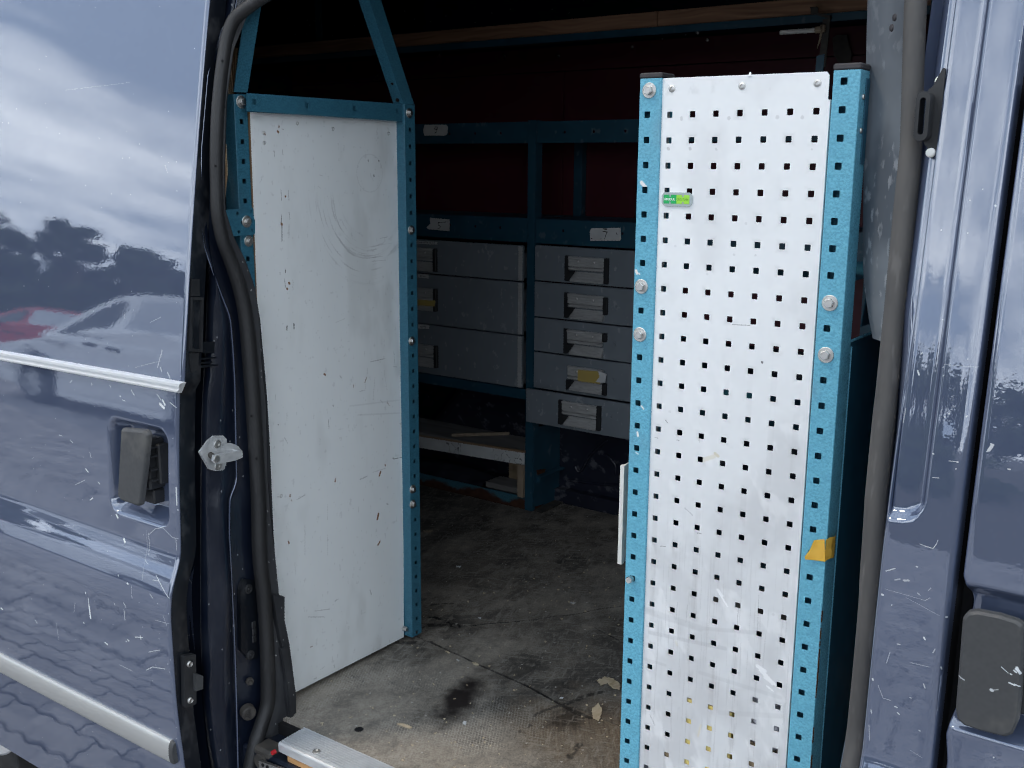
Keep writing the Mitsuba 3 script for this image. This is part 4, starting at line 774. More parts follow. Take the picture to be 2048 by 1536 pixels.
# roller gear under the sill
put('van__roller_arm', [box(-0.862, -0.806, -0.150, -0.105, -0.045, -0.022, 0.006), cyl((-0.835, -0.155, -0.05), (-0.835, -0.10, -0.05), 0.018, n=18), box(-0.86, -0.60, -0.135, -0.09, -0.11, -0.062, 0.008)], 'dark_steel')
rp = [(-0.8268, -0.039), (-0.7525, -0.0313), (-0.7084, -0.0422), (-0.7108, -0.089), (-0.8316, -0.1128)]
put('van__roller_plate', prism(rp, 'y', -0.164, -0.158), 'zinc', smooth=False)
for q in [(-0.814, -0.164, -0.0442), (-0.8, -0.164, -0.0436)]:
    put('van__roller_plate__hole', cyl(np.array(q), np.array(q) - [0, 0.0015, 0], 0.0040, n=14), 'floor_gap')
rq = np.array((-0.7907, -0.15, -0.0112))
put('van__roller_stop', [cyl(rq, rq - [0, 0.008, 0], 0.0050, 0.0045, n=14)], 'red_plastic')

# front pillar skin: stepped rebate for the door's front edge, flat channel, crease, outer face
xp = np.array([0.3655, 0.367, 0.370, 0.386, 0.3900, 0.3925, 0.3940, 0.4060, 0.4085, 0.4100, 0.4110, 0.4122, 0.4140, 0.420, 0.430, 0.440, 0.4460, 0.4490, 0.4505, 0.4520, 0.4535, 0.4550, 0.458, 0.466, 0.476, 0.486, 0.4900, 0.4935, 0.4960, 0.4975, 0.4982])
dep_hi = np.array([0.12, 0.070, 0.064, 0.090, 0.095, 0.085, 0.0275, 0.0258, 0.0255, 0.0252, 0.0165, 0.0135, 0.0125, 0.0122, 0.0122, 0.0122, 0.0118, 0.0100, 0.0060, 0.0064, 0.0024, 0.0004, 0, 0, 0, 0, 0.0004, 0.0016, 0.0040, 0.0080, 0.030])
dep_lo = np.array([0.12, 0.070, 0.064, 0.090, 0.095, 0.095, 0.080, 0.0100, 0.0036, 0.0018, 0.0010, 0.0005, 0.0002, 0, 0, 0, 0, 0, 0, 0, 0, 0, 0, 0, 0, 0, 0.0004, 0.0016, 0.0040, 0.0080, 0.030])
zp = dense(-0.32, 1.85, 0.012, [(0.30, 0.46), (0.73, 0.80)], 0.003)
Xp, Zp = np.meshgrid(xp, zp)
zr = 0.752 + 0.020 * np.clip((Xp - 0.425) / 0.028, 0, 1) ** 2
w = np.clip((Zp - zr) / 0.014, 0, 1)
w = w * w * (3 - 2 * w)
wl = np.clip((Zp - 0.72) / 0.30, 0, 1)
step = np.where(Xp < 0.4105, wl, w)
Yp = prof(Zp) + BODY + dep_lo[None] * (1 - step) + dep_hi[None] * step
put('van__body_pillar', sheet(np.stack([Xp, Yp, Zp], -1)), 'navy_paint', smooth=35)
tag('van__body_pillar', 'blue body pillar with a pressed channel beside the open doorway')
put('van__body_pillar__gap_face', sheet(np.stack([np.stack([0.4982 + 0 * zp, prof(zp) + BODY + 0.028, zp], 1), np.stack([0.500 + 0 * zp, prof(zp) + BODY + 0.06, zp], 1), np.stack([0.512 + 0 * zp, prof(zp) + BODY + 0.062, zp], 1)], 1)), 'floor_gap', smooth=False)
# front run of the seal
zf = np.arange(-0.2, 1.40, 0.02)
xf = np.interp(zf, [-0.2, 0.38, 0.62, 0.76, 0.90, 1.03, 1.22, 1.41], [0.388, 0.3885, 0.3865, 0.381, 0.379, 0.3765, 0.3715, 0.353])
sealf = np.stack([xf - 0.001, prof(zf) + BODY + 0.050, zf], 1)
sealf = np.vstack([sealf, [[0.349, prof(1.45) + BODY + 0.05, 1.45], [0.335, prof(1.54) + BODY + 0.05, 1.54], [0.300, prof(1.63) + BODY + 0.05, 1.63], [0.24, prof(1.67) + BODY + 0.05, 1.675]]])
put('van__door_seal_001', tube(resample(sealf, 180), 0.0138 * (1 + 0.14 * (meshkit.fbm(np.c_[np.arange(180) * 0.10, np.zeros(180), np.zeros(180)], 3, seed=6) - 0.5)), section=np.stack([np.cos(ang) * (1 + 0.06 * np.cos(3 * ang)), np.sin(ang)], 1)), 'rubber_sunlit', smooth=50)
tag('van__door_seal_001', 'sunlit brownish rubber weather seal on the front pillar')
for zc0, hh, sl_ in ((1.290, 0.012, 0.2), (1.245, 0.014, 0.1)):
    pass
# grey pillar lining inside the seal
L0 = [(0.2761, 0.035, 1.4586), (0.277, 0.035, 1.4198), (0.281, 0.035, 1.3408), (0.2874, 0.035, 1.2194), (0.2928, 0.035, 1.1294), (0.2958, 0.035, 1.0801), (0.3017, 0.035, 1.0305), (0.3126, 0.035, 0.9809), (0.3225, 0.035, 0.9455)]
L0 = sorted(L0, key=lambda q: q[2])
zl = np.linspace(0.955, 1.75, 60)
lx = np.interp(zl, [q[2] for q in L0], [q[0] for q in L0])
ly = 0.035 + 0 * zl
sx = np.interp(zl, zf, xf) - 0.002
sx = np.where(zl > 1.39, np.interp(zl, [1.39, 1.45, 1.54, 1.75], [0.350, 0.343, 0.330, 0.30]), sx)
sy = prof(zl) + BODY + 0.058
rows = [np.stack([lx - 0.004, ly + 0.02, zl], 1)]
for t in np.linspace(0, 1, 9):
    rows.append(np.stack([lx * (1 - t) + sx * t + 0.010 * np.sin(np.pi * t), ly * (1 - t) + sy * t + 0.004 * np.sin(np.pi * t), zl], 1))
put('van__pillar_lining', sheet(np.stack(rows, 1)), 'grey_lining', smooth=60)
tag('van__pillar_lining', 'scraped grey lining behind the front seal')
for q in [(0.3251, -0.005, 1.3885), (0.3223, -0.005, 1.3755)]:
    put('van__pillar_lining__button', lathe(np.array(q) + [0.004, -0.004, 0], (-0.75, -0.65, 0), [(0.005, 0), (0.0045, 0.002), (0.002, 0.003), (0, 0.003)], 12), 'cap_black')
# door-catch loop on the rebate
yb = float(prof(1.26)) + BODY
lo = rrect(0.3935, 1.2585, 0.0085, 0.0300, 0.008, 5).difference(rrect(0.3935, 1.2585, 0.0036, 0.0225, 0.0035, 4))
put('van__body_pillar__catch_loop', prism(lo, 'y', yb - 0.004, yb + 0.020), 'black_plastic', smooth=35)
tag('van__body_pillar__catch_loop', 'black plastic catch loop on the pillar edge')
put('van__body_pillar__catch_plate', prism(unary_union([rrect(0.4015, 1.2585, 0.009, 0.036, 0.006), Polygon([(0.398, 1.29), (0.4095, 1.315), (0.4095, 1.20), (0.398, 1.225)]).buffer(0.002)]), 'y', yb + 0.0175, yb + 0.0225), 'black_plastic', smooth=35)
for zz in (1.302, 1.214):
    put('van__body_pillar__catch_screw', lathe((0.4045, float(prof(zz)) + BODY + 0.0185, zz), (0, -1, 0.1), [(0.0062, 0), (0.0058, 0.003), (0.004, 0.0045), (0, 0.005)], 16), 'white_plastic')

# cab door with its handle dish
zs = dense(-0.30, 1.30, 0.012, [(0.30, 0.46), (0.46, 0.72)], 0.0035)
ss = np.concatenate([[0, 0.0008, 0.002, 0.004, 0.007], np.arange(0.010, 0.24, 0.004), np.arange(0.25, 0.9, 0.02)])
edge = 0.5075 + np.interp(zs, [0.455, 0.49, 0.520, 0.66, 0.690, 0.70], [0.006, 0.001, 0.006, 0.010, 0.004, 0.0])
X = edge[:, None] + ss[None]
Z = np.repeat(zs[:, None], len(ss), 1)
Y = prof(Z) + BODY + groove(X, Z, 0.605, 0.597, 0.108, 0.097, 0.026, 0.036, 0.026)
Y = Y + 0.006 * (1 - np.clip(ss / 0.007, 0, 1) ** 0.5)[None]
back = np.stack([X[:, 0] + 0.002, Y[:, 0] + 0.05, Z[:, 0]], -1)
put('van__cab_door', sheet(np.concatenate([back[:, None], np.stack([X, Y, Z], -1)], 1)), 'navy_paint', smooth=45)
tag('van__cab_door', 'rear edge of the blue cab door, right of the pillar')
hp = Polygon([(0.522, 0.6643), (0.5319, 0.6682), (0.5567, 0.6695), (0.5768, 0.6679), (0.5832, 0.6647), (0.5874, 0.632), (0.5909, 0.5695), (0.5907, 0.5403), (0.5859, 0.5223), (0.5775, 0.5162), (0.5503, 0.5148), (0.5315, 0.5158), (0.5228, 0.5209), (0.5197, 0.534), (0.5186, 0.5862), (0.5171, 0.656)])
hp = hp.buffer(-0.005).buffer(0.005, quad_segs=5)
put('van__cab_door__door_handle', chamfered(hp, float(prof(0.6)) + BODY - 0.016, float(prof(0.6)) + BODY - 0.003, 0.003), 'grip_plastic', smooth=35)
tag('van__cab_door__door_handle', 'dull grey handle of the cab door with white scrapes')
put('van__cab_door__handle_hinge', [box(0.54, 0.615, float(prof(0.6)) + BODY - 0.004, float(prof(0.6)) + BODY + 0.03, 0.545, 0.655, 0.004)], 'black_plastic')

# floor: two sheets of plywood that meet along a worn seam, on a dark base
seam = [(-2.7, 0.47), (-1.2, 0.452), (-0.975, 0.440), (-0.842, 0.414), (-0.760, 0.409), (-0.681, 0.394), (-0.600, 0.390), (-0.519, 0.376), (-0.45, 0.362), (-0.393, 0.354), (-0.33, 0.360), (-0.282, 0.352), (0.2, 0.346), (0.95, 0.345)]
rs = np.random.default_rng(3)
sm = resample([(a, b, 0) for a, b in seam], 160)[:, :2]
lo_, hi_ = sm.copy(), sm.copy()
lo_[:, 1] -= 0.0016 + 0.0030 * rs.random(160) ** 2
hi_[:, 1] += 0.0012 + 0.0028 * rs.random(160) ** 2
put('van__load_floor', prism(Polygon([(-2.7, -0.062), (0.95, -0.062)] + [tuple(q) for q in lo_[::-1]]), 'z', -0.012, 0.0), 'floor_ply', smooth=False)
tag('van__load_floor', 'worn dark plywood floor near the step, scuffed to bare wood')
put('van__load_floor', prism(Polygon([(-2.7, 1.74), (0.95, 1.74)] + [tuple(q) for q in hi_[::-1]]), 'z', -0.012, -0.001), 'floor_ply', smooth=False)
put('van__floor_base', box(-2.7, 0.95, -0.075, 1.75, -0.06, -0.006), 'floor_gap', smooth=False)
# aluminium step edge: ribbed top, rounded nose; raw wood below it
rib = []
for k in range(10):
    y = -0.0680 - k * 0.0067
    rib += [(y, 0.0050), (y - 0.0006, 0.0077), (y - 0.0044, 0.0077), (y - 0.0050, 0.0050)]
nose = [(-0.1360 - 0.0065 * np.sin(t), 0.0012 + 0.0065 * np.cos(t)) for t in np.linspace(0.2, 1.5, 6)]
sec = [(-0.064, 0.001)] + rib + nose + [(-0.1425, -0.014), (-0.1385, -0.014), (-0.1385, -0.002), (-0.064, -0.002)]
sillx0 = -0.788
put('van__step_edge', prism(Polygon(sec), 'x', sillx0, 0.36), 'satin_alu', smooth=False)
tag('van__step_edge', 'ribbed aluminium edging of the doorway step')
put('van__step_edge__screw', lathe(np.array((-0.6973, -0.1202, 0.0078)), (0, 0, 1), [(0.0085, -0.001), (0.008, 0.0016), (0.004, 0.0022), (0.002, 0.001), (0, 0.001)], 18), 'zinc')
put('van__step_board', box(-0.765, 0.36, -0.139, -0.066, -0.030, -0.0045), 'orange_wood', smooth=False)
put('van__sill', [box(-0.90, 0.40, -0.150, -0.06, -0.10, -0.031, 0.006), box(-0.90, 0.40, -0.135, -0.06, -0.34, -0.10)], 'navy_inner', smooth=False)

# inside shell: far wall, roof, ends
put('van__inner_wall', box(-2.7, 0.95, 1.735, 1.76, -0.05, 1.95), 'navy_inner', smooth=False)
for k, (xa, xb_) in enumerate(((-2.68, -1.305), (-1.300, 0.05), (0.055, 0.94))):
    put('van__wall_board', box(xa, xb_, 1.712, 1.730, 0.62, 1.515, 0.001), 'red_board', smooth=False)
tag('van__wall_board', 'dark red board lining the far wall')
put('van__wall_strip', box(-2.68, 0.94, 1.718, 1.732, 1.519, 1.60), 'red_board', smooth=False)
for q in [(-2.1848, 1.712, 1.5372), (-1.8673, 1.712, 1.6005), (-1.56, 1.712, 1.5809), (-1.3239, 1.712, 1.5686), (-1.0315, 1.712, 1.5822), (-0.7956, 1.712, 1.6132), (-0.7595, 1.712, 1.5881), (-0.7937, 1.712, 1.6116)]:
    put('van__wall_board__screw', lathe(q, (0, -1, 0), [(0.006, 0), (0.005, 0.003), (0, 0.004)], 10), 'zinc')
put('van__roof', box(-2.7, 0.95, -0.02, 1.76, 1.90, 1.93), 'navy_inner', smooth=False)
for xx in (-2.2, -1.65, -1.10, -0.55, 0.0, 0.55):
    put('van__roof_bow', box(xx, xx + 0.05, 0.0, 1.74, 1.865, 1.899, 0.008), 'navy_inner', smooth=False)
put('van__cable', tube(resample([(-2.3, 1.70, 1.63), (-1.4, 1.705, 1.615), (-0.6, 1.70, 1.632), (0.4, 1.70, 1.618), (0.9, 1.70, 1.63)], 40), 0.006, 8), 'black_plastic', smooth=True)
zz = np.linspace(1.68, 1.93, 12)
put('van__roof_side', sheet(np.stack([np.stack([0 * zz - 2.7, prof(zz) + BODY, zz], 1), np.stack([0 * zz + 1.4, prof(zz) + BODY, zz], 1)], 1)), 'navy_paint', smooth=True)
put('van__roof_side__header', box(-1.0, 0.42, float(prof(1.7)) + BODY + 0.004, 0.10, 1.675, 1.69), 'navy_inner', smooth=False)
put('van__tail_door', box(-2.74, -2.70, -0.2, 1.76, -0.3, 1.93), 'navy_inner', smooth=False)
put('van__bulkhead', box(0.95, 0.98, -0.05, 1.76, -0.1, 1.93), 'navy_inner', smooth=False)
zz = np.linspace(-0.30, 1.93, 60)
put('van__side_panel', sheet(np.stack([np.stack([0 * zz - 2.72, prof(zz) + BODY, zz], 1), np.stack([0 * zz - 0.965, prof(zz) + BODY, zz], 1)], 1)), 'navy_paint', smooth=True)
put('van__side_lining', sheet(np.stack([np.stack([0 * zz - 2.70, prof(zz) + BODY + 0.05, zz], 1), np.stack([0 * zz - 0.962, prof(zz) + BODY + 0.05, zz], 1)], 1)), 'navy_inner', smooth=True)
put('van__side_lining', sheet(np.stack([np.stack([0.40 + 0 * zz, prof(zz) + BODY + 0.072, zz], 1), np.stack([0.97 + 0 * zz, prof(zz) + BODY + 0.072, zz], 1)], 1)), 'navy_inner', smooth=True)
# far wheel arch, boxed sheet steel
wa = Polygon([(-1.98, 0.0), (-1.93, 0.10), (-1.62, 0.46), (-1.54, 0.50), (-1.10, 0.50), (-1.0, 0.47), (-0.62, 0.12), (-0.58, 0.0)])
arch_rows = []
for y_, ins in ((1.735, 0.0), (1.66, 0.0), (1.625, 0.006), (1.602, 0.020), (1.590, 0.042), (1.586, 0.065)):
    a_ = np.array(wa.buffer(-ins, join_style=1, quad_segs=6).exterior.coords)
    a_ = resample(np.c_[a_, 0 * a_[:, 0]][np.argsort([0])[0]:], None, 0.02) if False else np.c_[a_, 0 * a_[:, 0]]
    s_ = np.concatenate([[0], np.cumsum(np.hypot(*np.diff(a_[:, :2], axis=0).T))])
    k0 = int(np.argmin(a_[:-1, 0] + a_[:-1, 1]))
    a_ = np.vstack([a_[k0:-1], a_[:k0 + 1]])
    if Polygon(a_[:, :2]).exterior.is_ccw:
        a_ = a_[::-1]
    s_ = np.concatenate([[0], np.cumsum(np.hypot(*np.diff(a_[:, :2], axis=0).T))])
    t_ = np.linspace(0, s_[-1], 160)
    arch_rows.append(np.stack([np.interp(t_, s_, a_[:, 0]), np.full(160, y_), np.interp(t_, s_, a_[:, 1])], 1))
cap_ = arch_rows[-1]
arch_rows.append(cap_ * 0.3 + cap_.mean(0) * 0.7)
arch_rows.append(cap_ * 0.01 + cap_.mean(0) * 0.99)
put('van__wheel_arch', sheet(np.array(arch_rows)), 'arch_navy', smooth=50)
tag('van__wheel_arch', 'scratched dark wheel arch box behind the cabinet')
put('van__wheel_arch__rib', [tube(resample(c, 24), 0.0045, 6) for c in ([(-1.1444, 1.582, 0.1391), (-1.1292, 1.582, 0.1195), (-1.0827, 1.582, 0.1869), (-1.013, 1.582, 0.2568)], [(-1.1751, 1.582, 0.0811), (-1.0802, 1.582, 0.0876), (-0.9982, 1.582, 0.0956), (-0.9383, 1.582, 0.1105)], [(-1.0257, 1.582, 0.2039), (-0.9907, 1.582, 0.1845), (-0.976, 1.582, 0.1635), (-0.9791, 1.582, 0.1357)])], 'arch_navy', smooth=True)
put('van__wheel_arch__foot', prism(wa.buffer(0.02).intersection(sbox(-3, 0.0, 1, 0.05)), 'y', 1.555, 1.60), 'arch_navy', smooth=False)
# rear wheel under the parked door
wc = np.array([-2.02, -0.05, GROUND + 0.335])
put('van__wheel', lathe(wc + [0, -0.10, 0], (0, 1, 0), [(0.21, 0.0), (0.30, 0.004), (0.325, 0.03), (0.335, 0.05), (0.335, 0.17), (0.32, 0.2), (0.21, 0.2)], 48), 'tyre')
put('van__wheel__rim', [lathe(wc + [0, -0.10, 0], (0, 1, 0), [(0, 0.03), (0.06, 0.03), (0.07, 0.045), (0.17, 0.02), (0.205, 0.0), (0.215, 0.004), (0.215, 0.05)], 40)] + [cyl(wc + [0.12 * math.cos(a), -0.066, 0.12 * math.sin(a)], wc + [0.12 * math.cos(a), -0.08, 0.12 * math.sin(a)], 0.012, n=12) for a in np.arange(8) * math.pi / 4], 'wheel_silver')
# black mud flap; unidentified white shape under the door, built as a tank
put('van__mud_flap', box(-1.735, -1.72, -0.22, 0.02, -0.55, -0.20, 0.003), 'tyre', smooth=False)
put('van__unidentified_tank', lathe((-1.51, -0.06, -0.52), (0, 0, 1), [(0.14, 0.0), (0.15, 0.02), (0.15, 0.40), (0.14, 0.42), (0, 0.42)], 48), 'white_plastic')

# ------------------------------------------------------------------ perforated rack in the doorway
R = 'perforated_rack'
tag(R, 'blue rack upright frame with a white perforated sheet standing in the doorway', 'rack')
PITCH = 0.038
ztop = 1.31                                   # row k of the perforation lies at ztop - k * pitch


def hole(x, z, h=0.0046, r=0.0013):
    return rrect(x, z, h, h, r, 2)


panel = Polygon([(-0.0136, 0.0), (-0.0136, 1.288), (-0.0165, 1.290), (-0.0165, 1.321), (-0.0125, 1.3262), (0.2395, 1.3247), (0.2435, 1.320), (0.2435, 1.288), (0.2468, 1.286), (0.2468, 0.0)])
holes = unary_union([hole(j * PITCH, ztop - k * PITCH) for k in range(1, 34) for j in range(7)])
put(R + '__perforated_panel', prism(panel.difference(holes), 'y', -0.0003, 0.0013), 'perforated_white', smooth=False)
tag(R + '__perforated_panel', 'white sheet with rows of square holes')
put(R + '__panel_flange', [box(-0.0135, -0.0115, 0.0014, 0.022, 0.0, 1.287), box(0.2447, 0.2467, 0.0014, 0.022, 0.0, 1.287)], 'perforated_white', smooth=False)


def upright(x0, x1, z1, hx, z0=0.0, skip=()):
    """A folded channel with a row of square holes down its face."""
    face = rrect((x0 + x1) / 2, (z0 + z1) / 2, (x1 - x0) / 2 - 0.0016, (z1 - z0) / 2, 0.0005, 1)
    hs = unary_union([hole(hx, ztop - k * PITCH + 0.0008, 0.0049) for k in range(-1, 34) if k not in skip and ztop - k * PITCH < z1 - 0.012])
    m = [prism(face.difference(hs), 'y', -0.0040, -0.0022)]
    for xe, s in ((x0, 1), (x1, -1)):
        rows = []
        for t in np.linspace(0, np.pi / 2, 5):
            rows.append([(xe + s * (0.0016 - 0.0016 * np.sin(t)), -0.0024 - 0.0016 * np.cos(t), z) for z in (z0, z1)])
        rows.append([(xe, 0.038, z) for z in (z0, z1)])
        rows.append([(xe + s * 0.002, 0.038, z) for z in (z0, z1)])
        rows.append([(xe + s * 0.002, -0.0022, z) for z in (z0, z1)])
        m.append(sheet(rows))
    m.append(box(x0 + 0.002, x0 + 0.008, 0.036, 0.038, z0, z1))
    m.append(box(x1 - 0.008, x1 - 0.002, 0.036, 0.038, z0, z1))
    return m


put(R + '__upright', upright(-0.0512, -0.0140, 1.3265, -0.0368), 'rack_blue', smooth=35)
put(R + '__upright', upright(0.2500, 0.2880, 1.3255, 0.2655), 'rack_blue', smooth=35)
put(R + '__upright_001__chipped_edge', [box(0.2876, 0.2884, -0.0045, -0.0016 + 0.002 * rs.random(), z, z + 0.006 + 0.02 * rs.random()) for z in np.sort(rs.uniform(0.16, 0.56, 26))], 'rust', smooth=False)
put(R + '__end_cap', box(-0.0522, -0.0132, -0.0050, 0.040, 1.3266, 1.3350, 0.0022), 'cap_black')
put(R + '__end_cap', box(0.2492, 0.2890, -0.0050, 0.040, 1.3256, 1.3345, 0.0022), 'cap_black')
for q in [(-0.0341, -0.004, 1.3086), (-0.0371, -0.004, 1.0075), (-0.037, -0.004, 0.9301), (0.2675, -0.004, 1.0058), (0.2669, -0.004, 0.9304)]:
    put(R + '__bolt', bolt(q, (0, -1, 0), 0.0072, 0.0118, 0.0062, spin=rs.uniform(0, 1)), 'zinc')
put(R + '__bolt', bolt((-0.0384, -0.004, 0.5119), (0.1, -1, 0.1), 0.0062, 0, 0.012, spin=0.5), 'zinc')
for q in [(0.0023, -0.0003, 1.3105), (0.1153, -0.0003, 1.3101), (0.2272, -0.0003, 1.31)]:
    put(R + '__rivet', rivet(q, (0, -1, 0), 0.0056), 'zinc')
for q in [(0.1266, -0.0003, 1.327)]:
    put(R + '__stray_rivet', cyl(np.array(q) - [0, 0, 0.004], np.array(q) + [0, 0.001, 0.002], 0.003, 0.001, 8), 'perforated_white')
# badge
bx0, bx1, bz0, bz1 = -0.0072, 0.0445, 1.1350, 1.1562
bc, bzc = (bx0 + bx1) / 2, (bz0 + bz1) / 2
put(R + '__badge', prism(rrect(bc, bzc, (bx1 - bx0) / 2, (bz1 - bz0) / 2, 0.0075, 6), 'y', -0.0030, -0.0003), 'badge_frame', smooth=35)
tag(R + '__badge', 'small green and lime badge')


def notched(x0, x1, z0, z1):
    xm = (x0 + x1) / 2
    return sbox(x0, z0, x1, z1).difference(unary_union([sbox(xm - 0.0014, z1 - 0.0032, xm + 0.0014, z1 + 1), sbox(xm - 0.0014, z0 - 1, xm + 0.0014, z0 + 0.0032)]))


g0, g1, gm = -0.0035, 0.0400, 0.01825
put(R + '__badge__green_half', prism(notched(g0, gm, bzc - 0.0067, bzc + 0.0067), 'y', -0.0034, -0.0030), 'badge_green', smooth=False)
put(R + '__badge__lime_half', prism(notched(gm, g1, bzc - 0.0067, bzc + 0.0067), 'y', -0.0034, -0.0030), 'badge_lime', smooth=False)


def lettering(text, h, x, z, y, width=None, bold=True):
    m = meshkit.text_mesh(text, h, 0.0003, bold=bold)
    v = m.vertices
    s = 1.0 if width is None else width / (v[:, 0].max() - v[:, 0].min())
    m.vertices = np.stack([x + (v[:, 0] - v[:, 0].min()) * s, y - v[:, 2], z + v[:, 1]], 1)
    return fix(m)


put(R + '__badge__lettering', lettering('MODUL', 0.0034, g0 + 0.0018, bzc - 0.0017, -0.0034, 0.0180), 'badge_white', smooth=False)
put(R + '__badge__lettering', lettering('SYSTEM', 0.0032, gm + 0.0018, bzc - 0.0016, -0.0034, 0.0180), 'badge_dark', smooth=False)
# sides, shelves and back frame of the rack
put(R + '__side_sheet', prism(Polygon([(0.0385, 0.0), (0.36, 0.0), (0.36, 0.945), (0.045, 0.945), (0.0385, 0.938)]), 'x', 0.2845, 0.2862), 'teal_sheet', smooth=False)
put(R + '__side_sheet', prism(Polygon([(0.10, 0.96), (0.36, 0.96), (0.36, 1.045), (0.13, 1.045)]), 'x', 0.281, 0.2827), 'teal_sheet', smooth=False)
put(R + '__side_sheet__rolled_edge', [tube(resample([(0.2858, 0.046, 0.946), (0.2858, 0.36, 0.946)], 6), 0.0022, 8), tube(resample([(0.283, 0.13, 1.046), (0.283, 0.36, 1.046)], 6), 0.0022, 8), tube(resample([(0.2868, 0.046, 0.01), (0.2868, 0.046, 0.938)], 6), 0.0016, 8)], 'rack_blue', smooth=True)
put(R + '__bracket_strip', [box(0.2884, 0.2898, 0.020, 0.036, 1.20, 1.315), box(0.2884, 0.2900, 0.018, 0.0205, 1.20, 1.315)], 'teal_sheet', smooth=False)
for zz_ in (1.29, 1.245):
    put(R + '__bracket_screw', lathe((0.2882, 0.012, zz_), (1, 0, 0), [(0.004, 0), (0.0035, 0.0018), (0, 0.002)], 12), 'zinc')
put(R + '__side_sheet', box(-0.0500, -0.0485, 0.0385, 0.36, 0.0, 0.90), 'teal_sheet', smooth=False)
for zz_ in (0.045, 0.30, 0.56, 0.80, 1.035):
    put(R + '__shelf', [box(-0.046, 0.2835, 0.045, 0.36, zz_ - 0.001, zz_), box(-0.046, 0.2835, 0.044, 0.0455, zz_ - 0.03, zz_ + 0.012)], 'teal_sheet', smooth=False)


# odds and ends lying in the bottom tray of that rack, glimpsed through the holes
put('parts_box', [box(0.065, 0.150, 0.0035, 0.042, 0.0, 0.325, 0.002)], 'box_yellow', smooth=False)
tag('parts_box', 'yellow box glimpsed through the lowest holes of the perforated sheet', 'box')
put('parts_box__lid_fold', [box(0.064, 0.151, 0.0028, 0.043, 0.322, 0.327, 0.001), box(0.1065, 0.1080, 0.0026, 0.0034, 0.005, 0.320)], 'cardboard', smooth=False)


def crumple(c, r, seed, squash=(1, 1, 1), sub=4, amp=0.45):
    m = trimesh.creation.icosphere(subdivisions=sub, radius=1.0)
    n = meshkit.fbm(m.vertices * 2.2 + seed, 4, seed=seed)[:, None]
    rid = np.abs(meshkit.fbm(m.vertices * 5 + seed, 3, seed=seed + 1) - 0.5)[:, None]
    m.vertices = np.asarray(c) + m.vertices * (1 - amp / 2 + amp * n - 0.5 * rid) * r * np.asarray(squash)
    return m


put('plastic_bag', crumple((0.200, 0.026, 0.315), 0.050, 4, (0.85, 0.42, 1.0)), 'bag_grey', smooth=False)
tag('plastic_bag', 'crumpled pale plastic bag behind the holes, beside the yellow box', 'bag')
put('plastic_bag', [crumple((0.004, 0.024, 0.130), 0.040, 11, (0.7, 0.45, 0.9))], 'bag_grey', smooth=False)
labels['plastic_bag_001'] = {'label': 'crumpled pale plastic bag low in the rack, left of the yellow box', 'category': 'bag'}
put('wood_block', box(0.154, 0.240, 0.004, 0.040, 0.0, 0.255, 0.002), 'cardboard', smooth=False)
tag('wood_block', 'brown wooden block behind the lowest holes, right of the yellow box', 'block of wood')
put('wood_block', box(0.024, 0.063, 0.0045, 0.040, 0.0, 0.215, 0.002), 'cardboard', smooth=False)
labels['wood_block_001'] = {'label': 'brown wooden block behind the lowest holes, left of the yellow box', 'category': 'block of wood'}
# yellow tape folded round the right upright
ta = [(0.2699, 0.6503), (0.2848, 0.6544), (0.288, 0.6197), (0.2597, 0.6186), (0.2587, 0.6231), (0.2649, 0.6341)]
flat = prism(Polygon(ta).segmentize(0.004), 'y', -0.0062, -0.0058).subdivide().subdivide()
fv = flat.vertices
lift = np.clip((0.2885 - fv[:, 0]) / 0.03, 0, 1)
fv[:, 1] -= 0.0050 * lift ** 2 + 0.0016 * lift * meshkit.noise(np.c_[fv[:, 0] * 130, 0 * fv[:, 0], fv[:, 2] * 90], 5)
flat.vertices = fv
tape = [flat]
tz = [np.array(q) for q in [(0.2816, -0.006, 0.6541), (0.2847, -0.006, 0.6193)]]
grid = []
for t in np.linspace(0, 1, 7):
    bulge = 0.0025 * np.sin(np.pi * t)
    x = 0.2868 + 0.0035 * min(t * 3, 1)
    y = -0.006 + 0.034 * t
    grid.append([(x + bulge * (1 + 0.4 * math.sin(5 * k + 3 * t)), y, tz[0][2] * (1 - k / 6) + tz[1][2] * k / 6 + 0.002 * math.sin(7 * t + k) * (k in (0, 6)) + 0.004 * t) for k in range(7)])
tape.append(sheet(grid))
put('tape_piece', tape, 'tape_yellow', smooth=False)
tag('tape_piece', 'scrap of yellow tape folded round the blue upright beside the perforated sheet', 'tape')
# white plastic sheet standing behind the left upright
ws = [(-0.096, 0.06, 0.6864), (-0.0863, 0.06, 0.6917), (-0.0983, 0.06, 0.5051), (-0.0853, 0.06, 0.51)]
px_ = 0.5 * (ws[0][0] + ws[2][0])
put('plastic_sheet', [prism([(0.060, ws[2][2]), (0.36, ws[2][2] + 0.01), (0.36, ws[0][2]), (0.060, ws[0][2])], 'x', px_, px_ + 0.003), prism([(0.055, ws[2][2]), (0.064, ws[2][2]), (0.064, ws[0][2]), (0.055, ws[0][2])], 'x', px_ - 0.0025, px_ + 0.0055)], 'white_plastic', smooth=False)
tag('plastic_sheet', 'thin white plastic panel seen edge-on behind the perforated rack', 'sheet')

